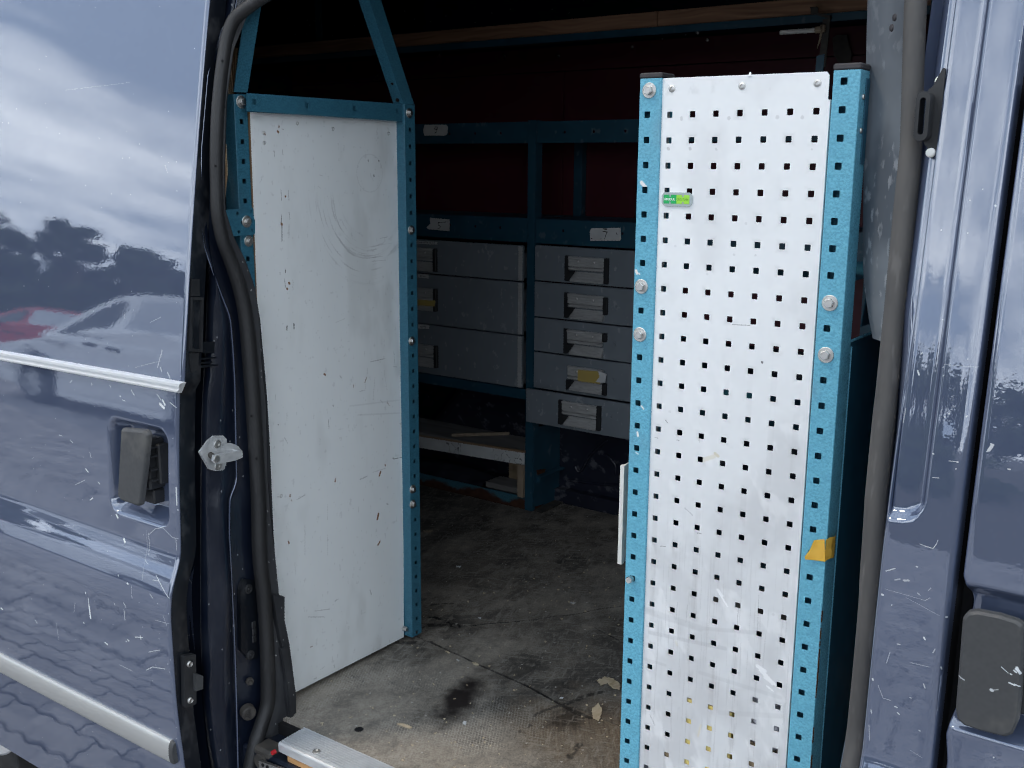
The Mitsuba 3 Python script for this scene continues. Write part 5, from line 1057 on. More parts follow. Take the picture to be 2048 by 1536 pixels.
# ------------------------------------------------------------------ rack end on the left with the white board
Q = 'board_rack'
tag(Q, 'blue rack end with a scuffed white board screwed inside its frame', 'rack')
brd = [(-0.0424, 1.2951), (0.4076, 1.2949), (0.3864, 0.0079), (-0.0536, 0.017)]
put(Q + '__white_board', prism(brd, 'x', -0.917, -0.905), 'white_laminate', smooth=False)
tag(Q + '__white_board', 'scuffed white board with old screw holes')
bb = np.array(brd)
put(Q + '__white_board__edge_band', prism([(bb[0][0] - 0.0006, bb[0][1]), (bb[0][0] + 0.0004, bb[0][1]), (bb[3][0] + 0.0004, bb[3][1] + 0.002), (bb[3][0] - 0.0006, bb[3][1] + 0.002)], 'x', -0.9172, -0.9052), 'board_edge', smooth=False)


def lpost(y0, y1, x, z0, z1, z0h, n, depth=0.038, slots=0.0047, pitch=PITCH):
    """A folded channel whose holed face looks along +x."""
    face = sbox(y0 + 0.0016, z0, y1 - 0.0016, z1)
    yc = (y0 + y1) / 2
    hs = unary_union([hole(yc, z0h - k * pitch, slots) for k in range(n)])
    m = [prism(face.difference(hs), 'x', x - 0.0018, x)]
    for ye, s in ((y0, 1), (y1, -1)):
        rows = [[(x - 0.0016 + 0.0016 * np.cos(t), ye + s * (0.0016 - 0.0016 * np.sin(t)), z) for z in (z0, z1)] for t in np.linspace(0, np.pi / 2, 5)]
        rows += [[(x - depth, ye, z) for z in (z0, z1)], [(x - depth, ye + s * 0.002, z) for z in (z0, z1)], [(x - 0.002, ye + s * 0.002, z) for z in (z0, z1)]]
        m.append(sheet(rows))
    return m


na, nb_, nc, nd, ne = [(-0.081, 1.2754), (-0.0479, 1.2766), (-0.0802, 1.3274), (-0.0646, 1.2758), (-0.0625, 1.1219)]
NEAR_Y, NEAR_TOP, NEAR_HOLE, NEAR_PITCH = (na[0], nb_[0]), nc[1], nd[1], (nd[1] - ne[1]) / 4
put(Q + '__upright', lpost(*NEAR_Y, -0.905, 0.0, NEAR_TOP, NEAR_HOLE, 34, pitch=NEAR_PITCH), 'rack_blue_dark', smooth=35)
put(Q + '__upright', lpost(0.3900, 0.4275, -0.8800, 0.012, 1.3310, 1.2735, 34), 'rack_blue_dark', smooth=35)
rl = [(-0.0649, 1.3295), (0.3928, 1.3308), (0.3919, 1.2917), (-0.0669, 1.2955)]
rail = Polygon(rl)
rh = unary_union([sbox(c[0] - 0.004, c[1] - 0.004, c[0] + 0.004, c[1] + 0.004).buffer(0.0015) for c in [(-0.0471, 1.3134), (0.0923, 1.3133), (0.2322, 1.3136), (0.3718, 1.3143)]])
put(Q + '__top_rail', [prism(rail.difference(rh), 'x', -0.887, -0.885), prism(rail, 'x', -0.915, -0.913)], 'rack_blue_dark', smooth=False)
# sloping struts up to the roof
st1 = [(-0.1054, 1.3287), (-0.0946, 1.3882), (-0.0761, 1.4538), (-0.0671, 1.482), (-0.0314, 1.5045), (0.0034, 1.5641), (-0.0157, 1.5614), (-0.0289, 1.5048), (-0.0713, 1.3297)]
put(Q + '__strut', [prism([(-0.08, 1.3312), (-0.0549, 1.4395), (-0.0331, 1.5159), (-0.0203, 1.5636), (0.0218, 1.5697), (-0.0011, 1.5032), (-0.0465, 1.3321)], 'x', -0.907, -0.905)], 'rack_blue_dark', smooth=False)
fa = [(-0.88, 0.3871, 1.3304), (-0.88, 0.2799, 1.5431), (-0.88, 0.251, 1.6002)]
fb = [(-0.88, 0.4237, 1.3321), (-0.88, 0.3181, 1.5478), (-0.88, 0.2882, 1.6055)]
fc = [tuple(np.array(q) - [0.030, 0, 0]) for q in fa]
put(Q + '__strut', [sheet([fc, fa]), sheet([fa, fb]), sheet([[tuple(np.array(q) - [0.002, 0, 0]) for q in fb], fb]), sheet([[tuple(np.array(q) + [0, 0.002, 0]) for q in fc], [tuple(np.array(q) + [-0.002, 0.002, 0]) for q in fa]])], 'rack_blue_dark', smooth=False)
for q in [(-0.893, 0.3654, 1.3758), (-0.893, 0.3814, 1.3393)]:
    put(Q + '__strut_001__hole', cyl(np.array(q) + [0, -0.0015, 0], np.array(q) + [0, 0.001, 0], 0.0042, n=12), 'floor_gap')
for q in [(-0.9052, -0.0637, 1.3132)]:
    put(Q + '__bolt', bolt(q, (1, 0, 0), 0.0066, 0.0125, 0.006), 'zinc')
for q in [(-0.88, 0.4058, 1.3112), (-0.88, 0.407, 1.0434), (-0.88, 0.4032, 0.7782), (-0.88, 0.3991, 0.4062), (-0.88, 0.3982, 0.3674)]:
    put(Q + '__bolt', bolt(q, (1, 0, 0), 0.0062, 0.0110, 0.006, spin=rs.uniform(0, 1)), 'zinc')
for q in [(-0.9052, -0.061, 1.0421)]:
    put(Q + '__bolt', bolt(q, (1, 0, 0), 0.0062, 0.0115, 0.006), 'zinc')
cq = [(-0.1243, 1.1059), (-0.0491, 1.1076), (-0.0477, 1.0876), (-0.0453, 1.0835), (-0.0468, 1.0576), (-0.051, 1.0538), (-0.1276, 1.0537)]
ch = unary_union([sbox(c[0], c[1], c[0] + 0.0001, c[1] + 0.0001).buffer(0.0034) for c in [(-0.089, 1.098), (-0.0546, 1.1008), (-0.0875, 1.0615), (-0.0543, 1.0629), (-0.0788, 1.0799), (-0.0558, 1.082)]])
put(Q + '__cross_bracket', prism(Polygon(cq).difference(ch), 'x', -0.9035, -0.9010), 'rack_blue_dark', smooth=False)
put(Q + '__cross_bracket__bolt', bolt((-0.901, -0.0673, 1.0814), (1, 0, 0), 0.0066, 0.0120, 0.006), 'zinc')
for q in [(-0.9265, -0.07, 1.3039), (-0.9308, -0.07, 1.2667)]:
    put(Q + '__bolt', bolt(np.array(q) + [-0.006, 0, 0], (0, -1, 0), 0.006, 0.010, 0.006), 'zinc')
for q in [(-0.905, 0.0828, 1.2772), (-0.905, 0.1851, 1.2691), (-0.905, 0.3621, 1.2643), (-0.905, -0.0087, 1.2555), (-0.905, -0.0085, 1.2358), (-0.905, -0.0039, 0.4887)]:
    put(Q + '__screw', lathe(np.array(q) + [-0.0012, 0, 0], (1, 0, 0), [(0.0044, 0), (0.0042, 0.0014), (0.0030, 0.0016), (0.0012, 0.0006), (0, 0.0005)], 14), 'zinc')
put(Q + '__bolt', bolt((-0.904, 0.382, 0.0347), (1, 0, 0), 0.006, 0.0, 0.012), 'zinc')
put(Q + '__shelf', [box(-1.9, -0.915, -0.06, 0.41, z, z + 0.002) for z in (0.42, 0.86, 1.30)], 'teal_sheet', smooth=False)

# ------------------------------------------------------------------ drawer cabinet on the far side
D = 'drawer_cabinet'
tag(D, 'blue steel cabinet with grey drawers along the far side of the load bay', 'cabinet')
FY = 1.42
BAYS = [(-2.19, -1.262), (-1.212, -0.782), (-0.735, -0.12)]
for xx in (-1.2455, -0.7815, -0.1185):
    f = sbox(xx, 0.0, xx + 0.0315, 1.338)
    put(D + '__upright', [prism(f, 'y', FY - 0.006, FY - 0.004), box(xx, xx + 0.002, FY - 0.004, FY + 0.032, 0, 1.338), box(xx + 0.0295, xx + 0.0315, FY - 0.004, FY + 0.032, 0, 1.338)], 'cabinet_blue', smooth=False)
for xx in (-1.235, -0.985, -0.60, -0.12):
    put(D + '__upright', box(xx, xx + 0.034, 1.680, 1.711, 0.0, 1.335, 0.002), 'cabinet_blue', smooth=False)
for k, (z0, z1, hz) in enumerate(((1.2655, 1.3340, 1.2990), (0.9400, 1.0440, 0.9850))):
    for xa, xb_ in ((-2.20, -1.250), (-1.2130, -0.783), (-0.749, -0.120), (-0.086, 0.62)):
        zt = z1 if k == 0 else 1.0205
        bm = sbox(xa, z0, xb_, zt)
        hs = unary_union([hole(c, hz, 0.0042) for c in (-1.582, -1.4690, -1.3615, -1.1060, -0.9970, -0.8838, -0.60, -0.486, -0.372, -0.258, 0.0, 0.114) if xa < c < xb_])
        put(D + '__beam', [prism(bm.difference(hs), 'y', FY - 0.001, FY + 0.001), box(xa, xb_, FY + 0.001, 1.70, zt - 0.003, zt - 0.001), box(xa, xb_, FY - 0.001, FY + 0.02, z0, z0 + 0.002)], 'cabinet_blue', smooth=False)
put(D + '__shelf', [box(-2.2, 0.62, FY + 0.02, 1.705, 1.005, 1.0075)], 'teal_sheet', smooth=False)
put(D + '__beam', [box(-2.20, -1.2465, FY - 0.002, FY + 0.002, 0.400, 0.4335), box(-2.20, -1.2465, FY - 0.004, FY + 0.006, 0.4305, 0.4345), box(-2.2, -1.2465, FY, 1.70, 0.398, 0.400)], 'cabinet_blue', smooth=False)
put(D + '__kick_plate', box(-2.20, -1.2465, FY - 0.003, FY - 0.001, 0.0, 0.046), 'kick_blue', smooth=False)
tag(D + '__kick_plate', 'blue kick plate eaten by rust along the floor')


def handle(parent, cx, cz, y, left=True, right=(-0.042, 0.040)):
    """Recessed bail grip: folded aluminium cheek plates between black end blocks."""
    w = 0.068
    alu = [box(cx - w, cx + w, y - 0.0100, y + 0.001, cz + 0.006, cz + 0.038, 0.002), box(cx - w, cx + w, y - 0.0130, y - 0.002, cz + 0.0300, cz + 0.0395, 0.002),
           box(cx - w + 0.004, cx + w, y - 0.0160, y - 0.002, cz - 0.0040, cz + 0.0050, 0.002)]
    low = prism([(y + 0.001, cz - 0.042), (y - 0.0150, cz - 0.042), (y - 0.0160, cz - 0.0385), (y + 0.001, cz - 0.0085)], 'x', cx - w + 0.012, cx + w)
    h = put(parent + '__handle', alu + [low], 'handle_alu', smooth=False)
    if left:
        put(parent + '__handle_end', box(cx - w - 0.014, cx - w, y - 0.010, y + 0.001, cz - 0.042, cz + 0.041, 0.0015), 'black_plastic', smooth=False)
    put(parent + '__handle_end', box(cx + w, cx + w + 0.014, y - 0.013, y + 0.001, cz + right[0], cz + right[1], 0.0015), 'black_plastic', smooth=False)
    put(parent + '__handle_cheek', prism([(cx - w, cz - 0.006), (cx - w + 0.034, cz - 0.006), (cx - w + 0.008, cz - 0.040), (cx - w, cz - 0.042)], 'y', y - 0.0168, y - 0.0155), 'black_plastic', smooth=False)
    for s in (-0.031, 0.031):
        put(parent + '__handle_rivet', rivet((cx + s, y - 0.0100, cz + 0.0235), (0, -1, 0), 0.0042), 'zinc')
    return h


zr = [(0.8165, 0.9335), (0.6945, 0.8120), (0.5765, 0.6900), (0.4480, 0.5720)]
hz = [0.8655, 0.7440, 0.6240, 0.5030]
for k, (za, zb) in enumerate(zr):
    d_ = put(D + '__drawer', [box(-1.2125, -0.7835, FY - 0.008, FY + 0.004, za, zb, 0.0016), box(-1.20, -0.79, FY + 0.004, 1.66, za + 0.006, zb - 0.03)], 'drawer_grey', smooth=False)
    handle(d_, -1.006 + (0.004 if k == 3 else 0), hz[k], FY - 0.008, left=k != 3, right=((-0.042, 0.040), (-0.020, 0.036), (0.012, 0.040), (-0.044, -0.004))[k])
    put(d_ + '__lock_button', [cyl((-0.899, FY - 0.0078, hz[k] + 0.006), (-0.899, FY - 0.0105, hz[k] + 0.006), 0.0085, 0.0080, n=18)], 'drawer_grey')
d_ = put(D + '__drawer', [box(-1.2280, -0.7835, FY - 0.030, FY - 0.018, 0.3290, 0.4460, 0.0016), box(-1.205, -0.79, FY - 0.018, 1.62, 0.335, 0.41)], 'drawer_grey', smooth=False)
tag(d_, 'bottom drawer, pulled slightly out')
handle(d_, -1.008, 0.3860, FY - 0.030)
put(d_ + '__lock_button', [cyl((-0.897, FY - 0.0298, 0.393), (-0.897, FY - 0.0325, 0.393), 0.0085, 0.0080, n=18)], 'drawer_grey')
put(D + '__drawer_003__card', prism([(-1.0246, 0.534), (-0.9385, 0.5394), (-0.9393, 0.4978), (-1.0238, 0.4971)], 'y', 1.3950, 1.3962), 'yellow_card', smooth=False)
put(D + '__drawer_003__paper_slip', prism([(-0.9455, 0.5404), (-0.9133, 0.5343), (-0.9181, 0.504), (-0.954, 0.5027), (-0.9393, 0.5212)], 'y', 1.3930, 1.3942), 'paper_white', smooth=False)
for k, (za, zb, xs_) in enumerate(((0.8085, 0.9290, -1.262), (0.6240, 0.8045, -1.262), (0.4385, 0.6200, -1.262))):
    d_ = put(D + '__drawer', [box(-2.17, xs_, FY - 0.008, FY + 0.004, za, zb, 0.0016), box(-2.15, xs_ - 0.02, FY + 0.004, 1.66, za + 0.006, zb - 0.03)], 'drawer_grey', smooth=False)
    put(d_ + '__end_strip', box(xs_ - 0.0165, xs_ - 0.001, FY - 0.0105, FY - 0.0078, za + 0.002, zb - 0.002, 0.001), 'handle_alu', smooth=False)
    handle(d_, -1.716, (0.8600, 0.7160, 0.5080)[k], FY - 0.008)
    if k == 0:
        p_ = [(-1.7481, 0.9238), (-1.6328, 0.9239), (-1.6352, 0.9149), (-1.7483, 0.913)]
        ws_, wt = [(0.02, 0.4), (0.44, 0.64), (0.68, 0.92)], 0
    else:
        p_ = ([(-1.7263, 0.8037), (-1.6764, 0.8051), (-1.6766, 0.7906), (-1.7289, 0.7907)], [(-1.7294, 0.6176), (-1.6765, 0.6207), (-1.6767, 0.6059), (-1.7296, 0.6027)])[k - 1]
        ws_ = [(0.2, 0.72)]
    l_ = put(d_ + '__label_strip', prism(p_, 'y', FY - 0.0092, FY - 0.0080), 'paper_white', smooth=False)
    a_, b_ = np.array(p_)[3], np.array(p_)[2]
    t_ = np.array(p_)[0]
    bars = []
    for u0, u1 in ws_:
        n_ = max(2, int((u1 - u0) * np.linalg.norm(b_ - a_) / 0.0042))
        for i_ in range(n_):
            c_ = a_ + (b_ - a_) * (u0 + (u1 - u0) * (i_ + 0.5) / n_) + (t_ - a_) * 0.5
            h_ = 0.0022 + 0.0008 * rs.random()
            bars.append(box(c_[0] - 0.0012, c_[0] + 0.0010, FY - 0.0096, FY - 0.0092, c_[1] - h_, c_[1] + h_))
    put(d_ + '__label_print', bars, 'grey_print', smooth=False)
tag(D + '__drawer_005', 'top drawer of the dim left bay with a long printed label')
put(D + '__drawer_006__card', prism([(-1.7389, 0.7126), (-1.6344, 0.7155), (-1.637, 0.6935), (-1.7393, 0.6905)], 'y', 1.3965, 1.3975), 'yellow_card', smooth=False)


# scuffed number stickers on the beams
def sticker(outline, y, strokes, wdt):
    k = put(D + '__number_sticker', prism(Polygon(outline).buffer(0.0006), 'y', y - 0.0008, y), 'paper_white', smooth=False)
    m = []
    for q0, q1 in zip(strokes[:-1], strokes[1:]):
        if q0 is None or q1 is None:
            continue
        m.append(prism(unary_union([sbox(q[0] - 1e-5, q[1] - 1e-5, q[0] + 1e-5, q[1] + 1e-5).buffer(wdt) for q in (q0, q1)]).convex_hull, 'y', y - 0.0012, y - 0.0008))
    put(k + '__digit', m, 'ink', smooth=False)
    return k


SY = FY - 0.001
k = sticker([(-0.9977, 0.9965), (-0.8911, 1.0023), (-0.8882, 0.968), (-0.8916, 0.9632), (-1.0005, 0.9581), (-1.0031, 0.9883)], SY, [(-0.9541, 0.9888), (-0.9393, 0.9879), (-0.9479, 0.9654)], 0.0011)
tag(k, 'white sticker with a handwritten 7')
put(k + '__smudge', [prism([(-0.9562, 0.9982), (-0.9378, 0.999), (-0.9413, 0.9941), (-0.9506, 0.9953)], 'y', SY - 0.0012, SY - 0.0008), prism([(-1.0001, 0.9678), (-0.9945, 0.9664), (-0.9925, 0.9617), (-0.9982, 0.9647)], 'y', SY - 0.0012, SY - 0.0008), prism([(-0.9064, 0.9877), (-0.9045, 0.9877), (-0.9007, 0.9801), (-0.9025, 0.98)], 'y', SY - 0.0012, SY - 0.0008), prism([(-0.9627, 0.9663), (-0.959, 0.968), (-0.9608, 0.9632)], 'y', SY - 0.0012, SY - 0.0008)], 'ink', smooth=False)
k = sticker([(-1.6919, 1.3304), (-1.5943, 1.3288), (-1.5877, 1.3186), (-1.5924, 1.2984), (-1.6036, 1.2935), (-1.6948, 1.2944), (-1.6991, 1.3134)], SY, [(-1.6363, 1.3227), (-1.6454, 1.3228), (-1.6478, 1.3161), (-1.6387, 1.3142), (-1.6341, 1.321), (-1.6388, 1.3057), (-1.6457, 1.3024)], 0.0010)
tag(k, 'grimy sticker with a blurred figure on the upper beam')
k = sticker([(-1.6733, 1.0069), (-1.5836, 1.0047), (-1.584, 0.9644), (-1.6809, 0.9675), (-1.6878, 0.9726), (-1.6712, 0.9875)], SY, [(-1.5897, 0.9958), (-1.6355, 0.9923), (-1.6333, 0.9836), (-1.6265, 0.9804), (-1.6265, 0.9733), (-1.6381, 0.9693)], 0.0010)
tag(k, 'torn sticker with a handwritten figure and a long dash')

# blue side plate under the right bay with its ledge
put(D + '__side_plate', [prism([(FY - 0.002, 0.0), (1.585, 0.0), (1.585, 0.30), (FY - 0.002, 0.30)], 'x', -1.2140, -1.2120)], 'cabinet_blue', smooth=False)
led = [(-1.21, 1.446, 0.1231), (-1.21, 1.6314, 0.1311)]
put(D + '__side_plate__ledge', [box(-1.2118, -1.188, led[0][1] - 0.01, 1.582, led[0][2] - 0.004, led[0][2] + 0.004, 0.001), box(-1.2118, -1.1995, led[0][1] - 0.01, 1.47, led[0][2] - 0.022, led[0][2] - 0.004, 0.001)], 'cabinet_blue', smooth=False)
put(D + '__side_plate__foot', prism([(FY + 0.0, 0.0), (1.59, 0.0), (1.59, 0.006), (FY + 0.0, 0.006)], 'x', -1.2118, -1.175), 'dark_steel', smooth=False)
put(D + '__side_plate__rust_patch', [prism(Polygon([(1.4353, 0.1474), (1.4953, 0.1385), (1.4831, 0.1174), (1.4452, 0.1156)]), 'x', -1.2118, -1.2112), prism(Polygon([(1.4253, 0.0139), (1.4919, 0.009), (1.4317, 0.0047)]), 'x', -1.2118, -1.2112)], 'rust', smooth=False)
put(D + '__rust_spot', [prism(Polygon([(-1.2461, 0.4376), (-1.2336, 0.441), (-1.2331, 0.4004), (-1.2436, 0.4025)]), 'y', FY - 0.0068, FY - 0.0062)], 'rust', smooth=False)

# wooden step shelf low in the left bay
put('wooden_shelf', [box(-2.2, -1.2485, 1.405, 1.580, 0.200, 0.2115)], 'grey_board', smooth=False)
tag('wooden_shelf', 'low wooden shelf with a pale scribbled front edge under the left drawers', 'shelf')
put('wooden_shelf__front_edge', prism([(-2.0823, 0.1822), (-1.2403, 0.2119), (-1.2399, 0.1684), (-2.0839, 0.139)], 'y', 1.400, 1.405), 'marked_edge', smooth=False)
tag('wooden_shelf__front_edge', 'pale front edge covered in dark scribbles')
put('wooden_shelf__edge_lip', prism([(-2.0836, 0.1878), (-1.2414, 0.2186), (-1.2413, 0.2095), (-2.0839, 0.1776)], 'y', 1.4005, 1.410), 'board_edge', smooth=False)
put('wooden_shelf__leg', box(-1.2720, -1.2485, 1.405, 1.43, 0.046, 0.182), 'pale_wood', smooth=False)
put('wood_lath', tube(resample([(-1.585, 1.425, 0.2160), (-1.43, 1.574, 0.2160)], 6), 0.006, section=[(-1, -0.6), (1, -0.6), (1, 0.6), (-1, 0.6)]), 'pale_wood', smooth=False)
tag('wood_lath', 'short pale lath lying across the low wooden shelf', 'wood strip')
put('cardboard_box', [box(-1.40, -1.275, 1.53, 1.58, 0.03, 0.16, 0.001)], 'cardboard', smooth=False)
tag('cardboard_box', 'brown cardboard box in the shadow under the wooden shelf', 'box')
put('flat_board', [box(-1.44, -1.255, 1.44, 1.53, 0.040, 0.062, 0.002)], 'grey_board', smooth=False)
tag('flat_board', 'flat grey board end lying behind the rusty kick plate', 'board')
g_ = np.linspace(0, 1, 26)
cu, cv = np.meshgrid(g_, g_)
hh = 0.03 + 0.06 * meshkit.fbm(np.stack([cu * 4, cv * 3, 0 * cu], -1), 4, seed=3) * np.sin(np.pi * np.clip(cv * 1.15, 0, 1)) ** 0.5
put('dark_cloth', sheet(np.stack([-2.15 + 0.70 * cu, 1.43 + 0.14 * cv, hh], -1)), 'cloth_dark', smooth=True)
tag('dark_cloth', 'heap of dark cloth under the wooden shelf', 'cloth')

# ------------------------------------------------------------------ roof rail with a timber on it
put('roof_rail', [box(-2.68, 0.94, 1.272, 1.275, 1.5585, 1.5790), box(-2.68, 0.94, 1.275, 1.325, 1.5765, 1.5790), box(-2.68, 0.94, 1.270, 1.2715, 1.5585, 1.5605)], 'cabinet_blue', smooth=False)
tag('roof_rail', 'blue steel angle rail under the brown timber near the roof', 'rail')
for xx in (-2.1, 0.25):
    put('roof_rail__hanger', box(xx, xx + 0.03, 1.30, 1.304, 1.5795, 1.90), 'cabinet_blue', smooth=False)
for xa, xb_ in ((-2.6, -0.7105), (-0.7085, 0.93)):
    put('roof_timber', box(xa, xb_, 1.278, 1.298, 1.5800, 1.6220, 0.0015), 'brown_timber', smooth=False)
labels['roof_timber'] = {'label': 'brown timber lying on the blue roof rail, left of the butt joint', 'category': 'timber'}
labels['roof_timber_001'] = {'label': 'brown timber lying on the blue roof rail, right of the butt joint', 'category': 'timber'}
# hook strap and white tube hanging from the rail
hk = [(-0.2524, 1.262, 1.5959), (-0.242, 1.262, 1.5781), (-0.2379, 1.262, 1.5754), (-0.2076, 1.262, 1.5683), (-0.2092, 1.262, 1.5369), (-0.21, 1.262, 1.5101)]
hook = [prism([(-0.2603, 1.5965), (-0.2405, 1.595), (-0.2381, 1.5778), (-0.2578, 1.5793)], 'y', 1.2600, 1.2630), prism([(-0.2423, 1.5818), (-0.2329, 1.5786), (-0.2051, 1.5706), (-0.2059, 1.5634), (-0.2338, 1.5726), (-0.2418, 1.5757)], 'y', 1.255, 1.2685), prism([(-0.2268, 1.5648), (-0.2074, 1.5659), (-0.212, 1.4463), (-0.2357, 1.4474), (-0.2281, 1.4891)], 'y', 1.264, 1.2675)]
put('hook_strap', hook, 'dark_steel', smooth=False)
tag('hook_strap', 'dark steel hook strap hung over the roof rail', 'hook')
put('hook_strap__sleeve', prism([(-0.2363, 1.4747), (-0.2156, 1.4786), (-0.2172, 1.4268), (-0.237, 1.4276)], 'y', 1.2625, 1.2690), 'teal_sheet', smooth=False)
put('hook_strap__peeling_tape', prism([(-0.2301, 1.5382), (-0.2234, 1.5354), (-0.2294, 1.5088), (-0.2361, 1.492), (-0.2363, 1.4945), (-0.2324, 1.5139)], 'y', 1.2615, 1.2635), 'pale_wood', smooth=False)
tb = np.array([(-0.333, 1.252, 1.5377), (-0.2357, 1.252, 1.5376)])
put('white_tube', [tube(np.array([tb[0], tb[0] * 0.6 + tb[1] * 0.4, tb[1]]), 0.0062, 14)], 'white_plastic', smooth=40)
tag('white_tube', 'short white plastic tube hanging by the hook strap under the timber', 'tube')
put('white_tube__clamp', [cyl(tb[1] + [-0.004, 0, 0], tb[1] + [0.012, 0, 0.001], 0.0088, n=14), box(tb[1][0] + 0.006, tb[1][0] + 0.02, 1.25, 1.262, tb[1][2] - 0.006, tb[1][2] + 0.012, 0.002)], 'pale_wood', smooth=False)
# stained patch plate on the wall to the right of the hook
pp = [(-0.3525, 1.5686), (-0.3396, 1.5762), (-0.3098, 1.5744), (-0.302, 1.5486), (-0.2908, 1.5171), (-0.2949, 1.4919), (-0.3245, 1.4905), (-0.3445, 1.5199)]
put('van__wall_patch', prism(pp, 'y', 1.703, 1.711), 'dark_steel', smooth=False)

# ------------------------------------------------------------------ bits lying on the floor
def flake(pts2, z0, h, seed, bend=0.0):
    p = Polygon(pts2)
    qf = np.random.default_rng(seed + 90)
    ring = np.array(p.segmentize(0.005).exterior.coords)[:-1]
    ring = p.centroid.coords[0] + (ring - p.centroid.coords[0]) * (0.92 + 0.22 * (qf.random((len(ring), 1)) - 0.5)) * 0.9
    p = Polygon(ring).buffer(0)
    m = prism(p, 'z', z0, z0 + h)
    m = m.subdivide()
    v = m.vertices
    c = v.mean(0)
    v[:, 2] += bend * ((v[:, 0] - c[0]) ** 2 + (v[:, 1] - c[1]) ** 2) / 0.0004 + 0.0006 * (meshkit.noise(v * 400, seed) - 0.5)
    m.vertices = v
    return m


BITS = [
    ('wood_chip', [(-0.6326, -0.0801), (-0.6282, -0.07), (-0.6188, -0.0769), (-0.6063, -0.0678), (-0.5876, -0.0654), (-0.5789, -0.0613), (-0.5756, -0.0723), (-0.5891, -0.0845), (-0.6044, -0.0889), (-0.6143, -0.0917)], 0.004, 'ragged pale wood splinter beside the aluminium step edge', 'wood chip', 'chip_wood'),
    ('wood_chip', [(-0.6482, 0.0661), (-0.6408, 0.0741), (-0.6227, 0.0797), (-0.6058, 0.0768), (-0.607, 0.0684), (-0.6228, 0.0668)], 0.003, 'curled pale wood sliver left of the dark floor stain', 'wood chip', 'chip_wood'),
    ('wood_chip', [(-0.691, 0.3931), (-0.6805, 0.3976), (-0.6637, 0.3938), (-0.6675, 0.3846), (-0.681, 0.3843)], 0.003, 'small tan wood chip on the floor seam', 'wood chip', 'chip_wood'),
    ('wood_chip', [(-0.7845, 0.4009), (-0.7757, 0.404), (-0.7618, 0.4007), (-0.7651, 0.3949)], 0.002, 'tiny pale chip where the floor seam nears the left rack', 'wood chip', 'chip_wood'),
    ('wood_chip', [(-0.3989, 0.4947), (-0.3937, 0.523), (-0.3694, 0.5286), (-0.3399, 0.52), (-0.3195, 0.4819), (-0.3425, 0.4825), (-0.3685, 0.499), (-0.3763, 0.4754)], 0.002, 'broad torn veneer flake at the right end of the floor seam', 'wood chip', 'chip_wood'),
    ('wood_chip', [(-0.3364, 0.3741), (-0.3375, 0.4063), (-0.3169, 0.3939), (-0.3008, 0.3626), (-0.2888, 0.3297), (-0.3099, 0.3349)], 0.003, 'upright tan veneer flake beside the perforated rack', 'wood chip', 'chip_wood'),
    ('paper_scrap', [(-0.8371, 0.6076), (-0.8254, 0.6123), (-0.8229, 0.6024)], 0.002, 'white paper crumb on the rear floor beside the left upright', 'paper scrap', 'paper_white'),
    ('paper_scrap', [(-0.7299, 0.3808), (-0.7197, 0.3818), (-0.7184, 0.3762)], 0.002, 'white paper crumb just in front of the floor seam', 'paper scrap', 'paper_white'),
    ('paper_scrap', [(-0.6901, 0.8383), (-0.6785, 0.8384), (-0.6736, 0.8463), (-0.672, 0.8307)], 0.003, 'bent white paper scrap lying deep on the floor', 'paper scrap', 'paper_white'),
    ('paper_scrap', [(-0.5364, 0.1636), (-0.5267, 0.1655), (-0.5191, 0.1505), (-0.5295, 0.1532)], 0.003, 'crumpled white scrap beside the dark floor stain', 'paper scrap', 'paper_white'),
    ('paper_scrap', [(-1.1152, 0.8598), (-1.0968, 0.8684), (-1.0942, 0.8554), (-1.1065, 0.8513)], 0.002, 'pale scrap farther back on the dark floor', 'paper scrap', 'paper_white'),
    ('paper_scrap', [(-1.3969, 1.0357), (-1.3693, 1.0622), (-1.3618, 1.0378), (-1.3831, 1.022)], 0.002, 'flat dull scrap near the rusty kick plate', 'paper scrap', 'pale_wood'),
    ('paper_scrap', [(-0.422, 0.378), (-0.4133, 0.3815), (-0.4114, 0.3744), (-0.4188, 0.369)], 0.002, 'white crumb above the forked end of the floor seam', 'paper scrap', 'paper_white'),
]
for n_, (nm, p2, h_, lab, cat, mt) in enumerate(BITS):
    back_ = np.mean([q[1] for q in p2]) > 0.385
    k = put(nm, flake(p2, 0.0002 - (0.001 if back_ else 0), h_ * 0.5, n_, 0.0006), mt, smooth=False)
    tag(k, lab, cat)
kn = np.array((-0.6958, 0.0033, 0))
put('van__load_floor__knot_hole', [lathe(kn + [0, 0, 0.0003], (0, 0, 1), [(0.010, 0.0), (0.007, 0.0012), (0.004, 0.0002), (0, 0.0002)], 14)], 'floor_gap')

gq = np.random.default_rng(12)
gr = []
for _ in range(330):
    x, y = gq.uniform(-1.0, -0.05), -0.05 + 1.3 * gq.random() ** 1.5
    if y > 0.36 and x > -0.2:
        continue
    r = gq.uniform(0.0012, 0.0036)
    n = gq.integers(4, 7)
    a = np.sort(gq.uniform(0, 2 * np.pi, n)) + gq.uniform(0, 6)
    st = gq.uniform(0.35, 1.0)
    th = gq.uniform(0, np.pi)
    p = np.stack([np.cos(a) * r, np.sin(a) * r * st], 1) @ np.array([[np.cos(th), -np.sin(th)], [np.sin(th), np.cos(th)]]) + [x, y]
    if Polygon(p).is_valid and Polygon(p).area > 1e-6:
        gr.append(prism(Polygon(p).convex_hull, 'z', -0.0012, 0.0004 + 0.0010 * gq.random()))
put('floor_grit', gr, 'chip_wood', smooth=False)
tag('floor_grit', 'fine pale grit and crumbs scattered over the dark van floor', 'grit', kind='stuff')

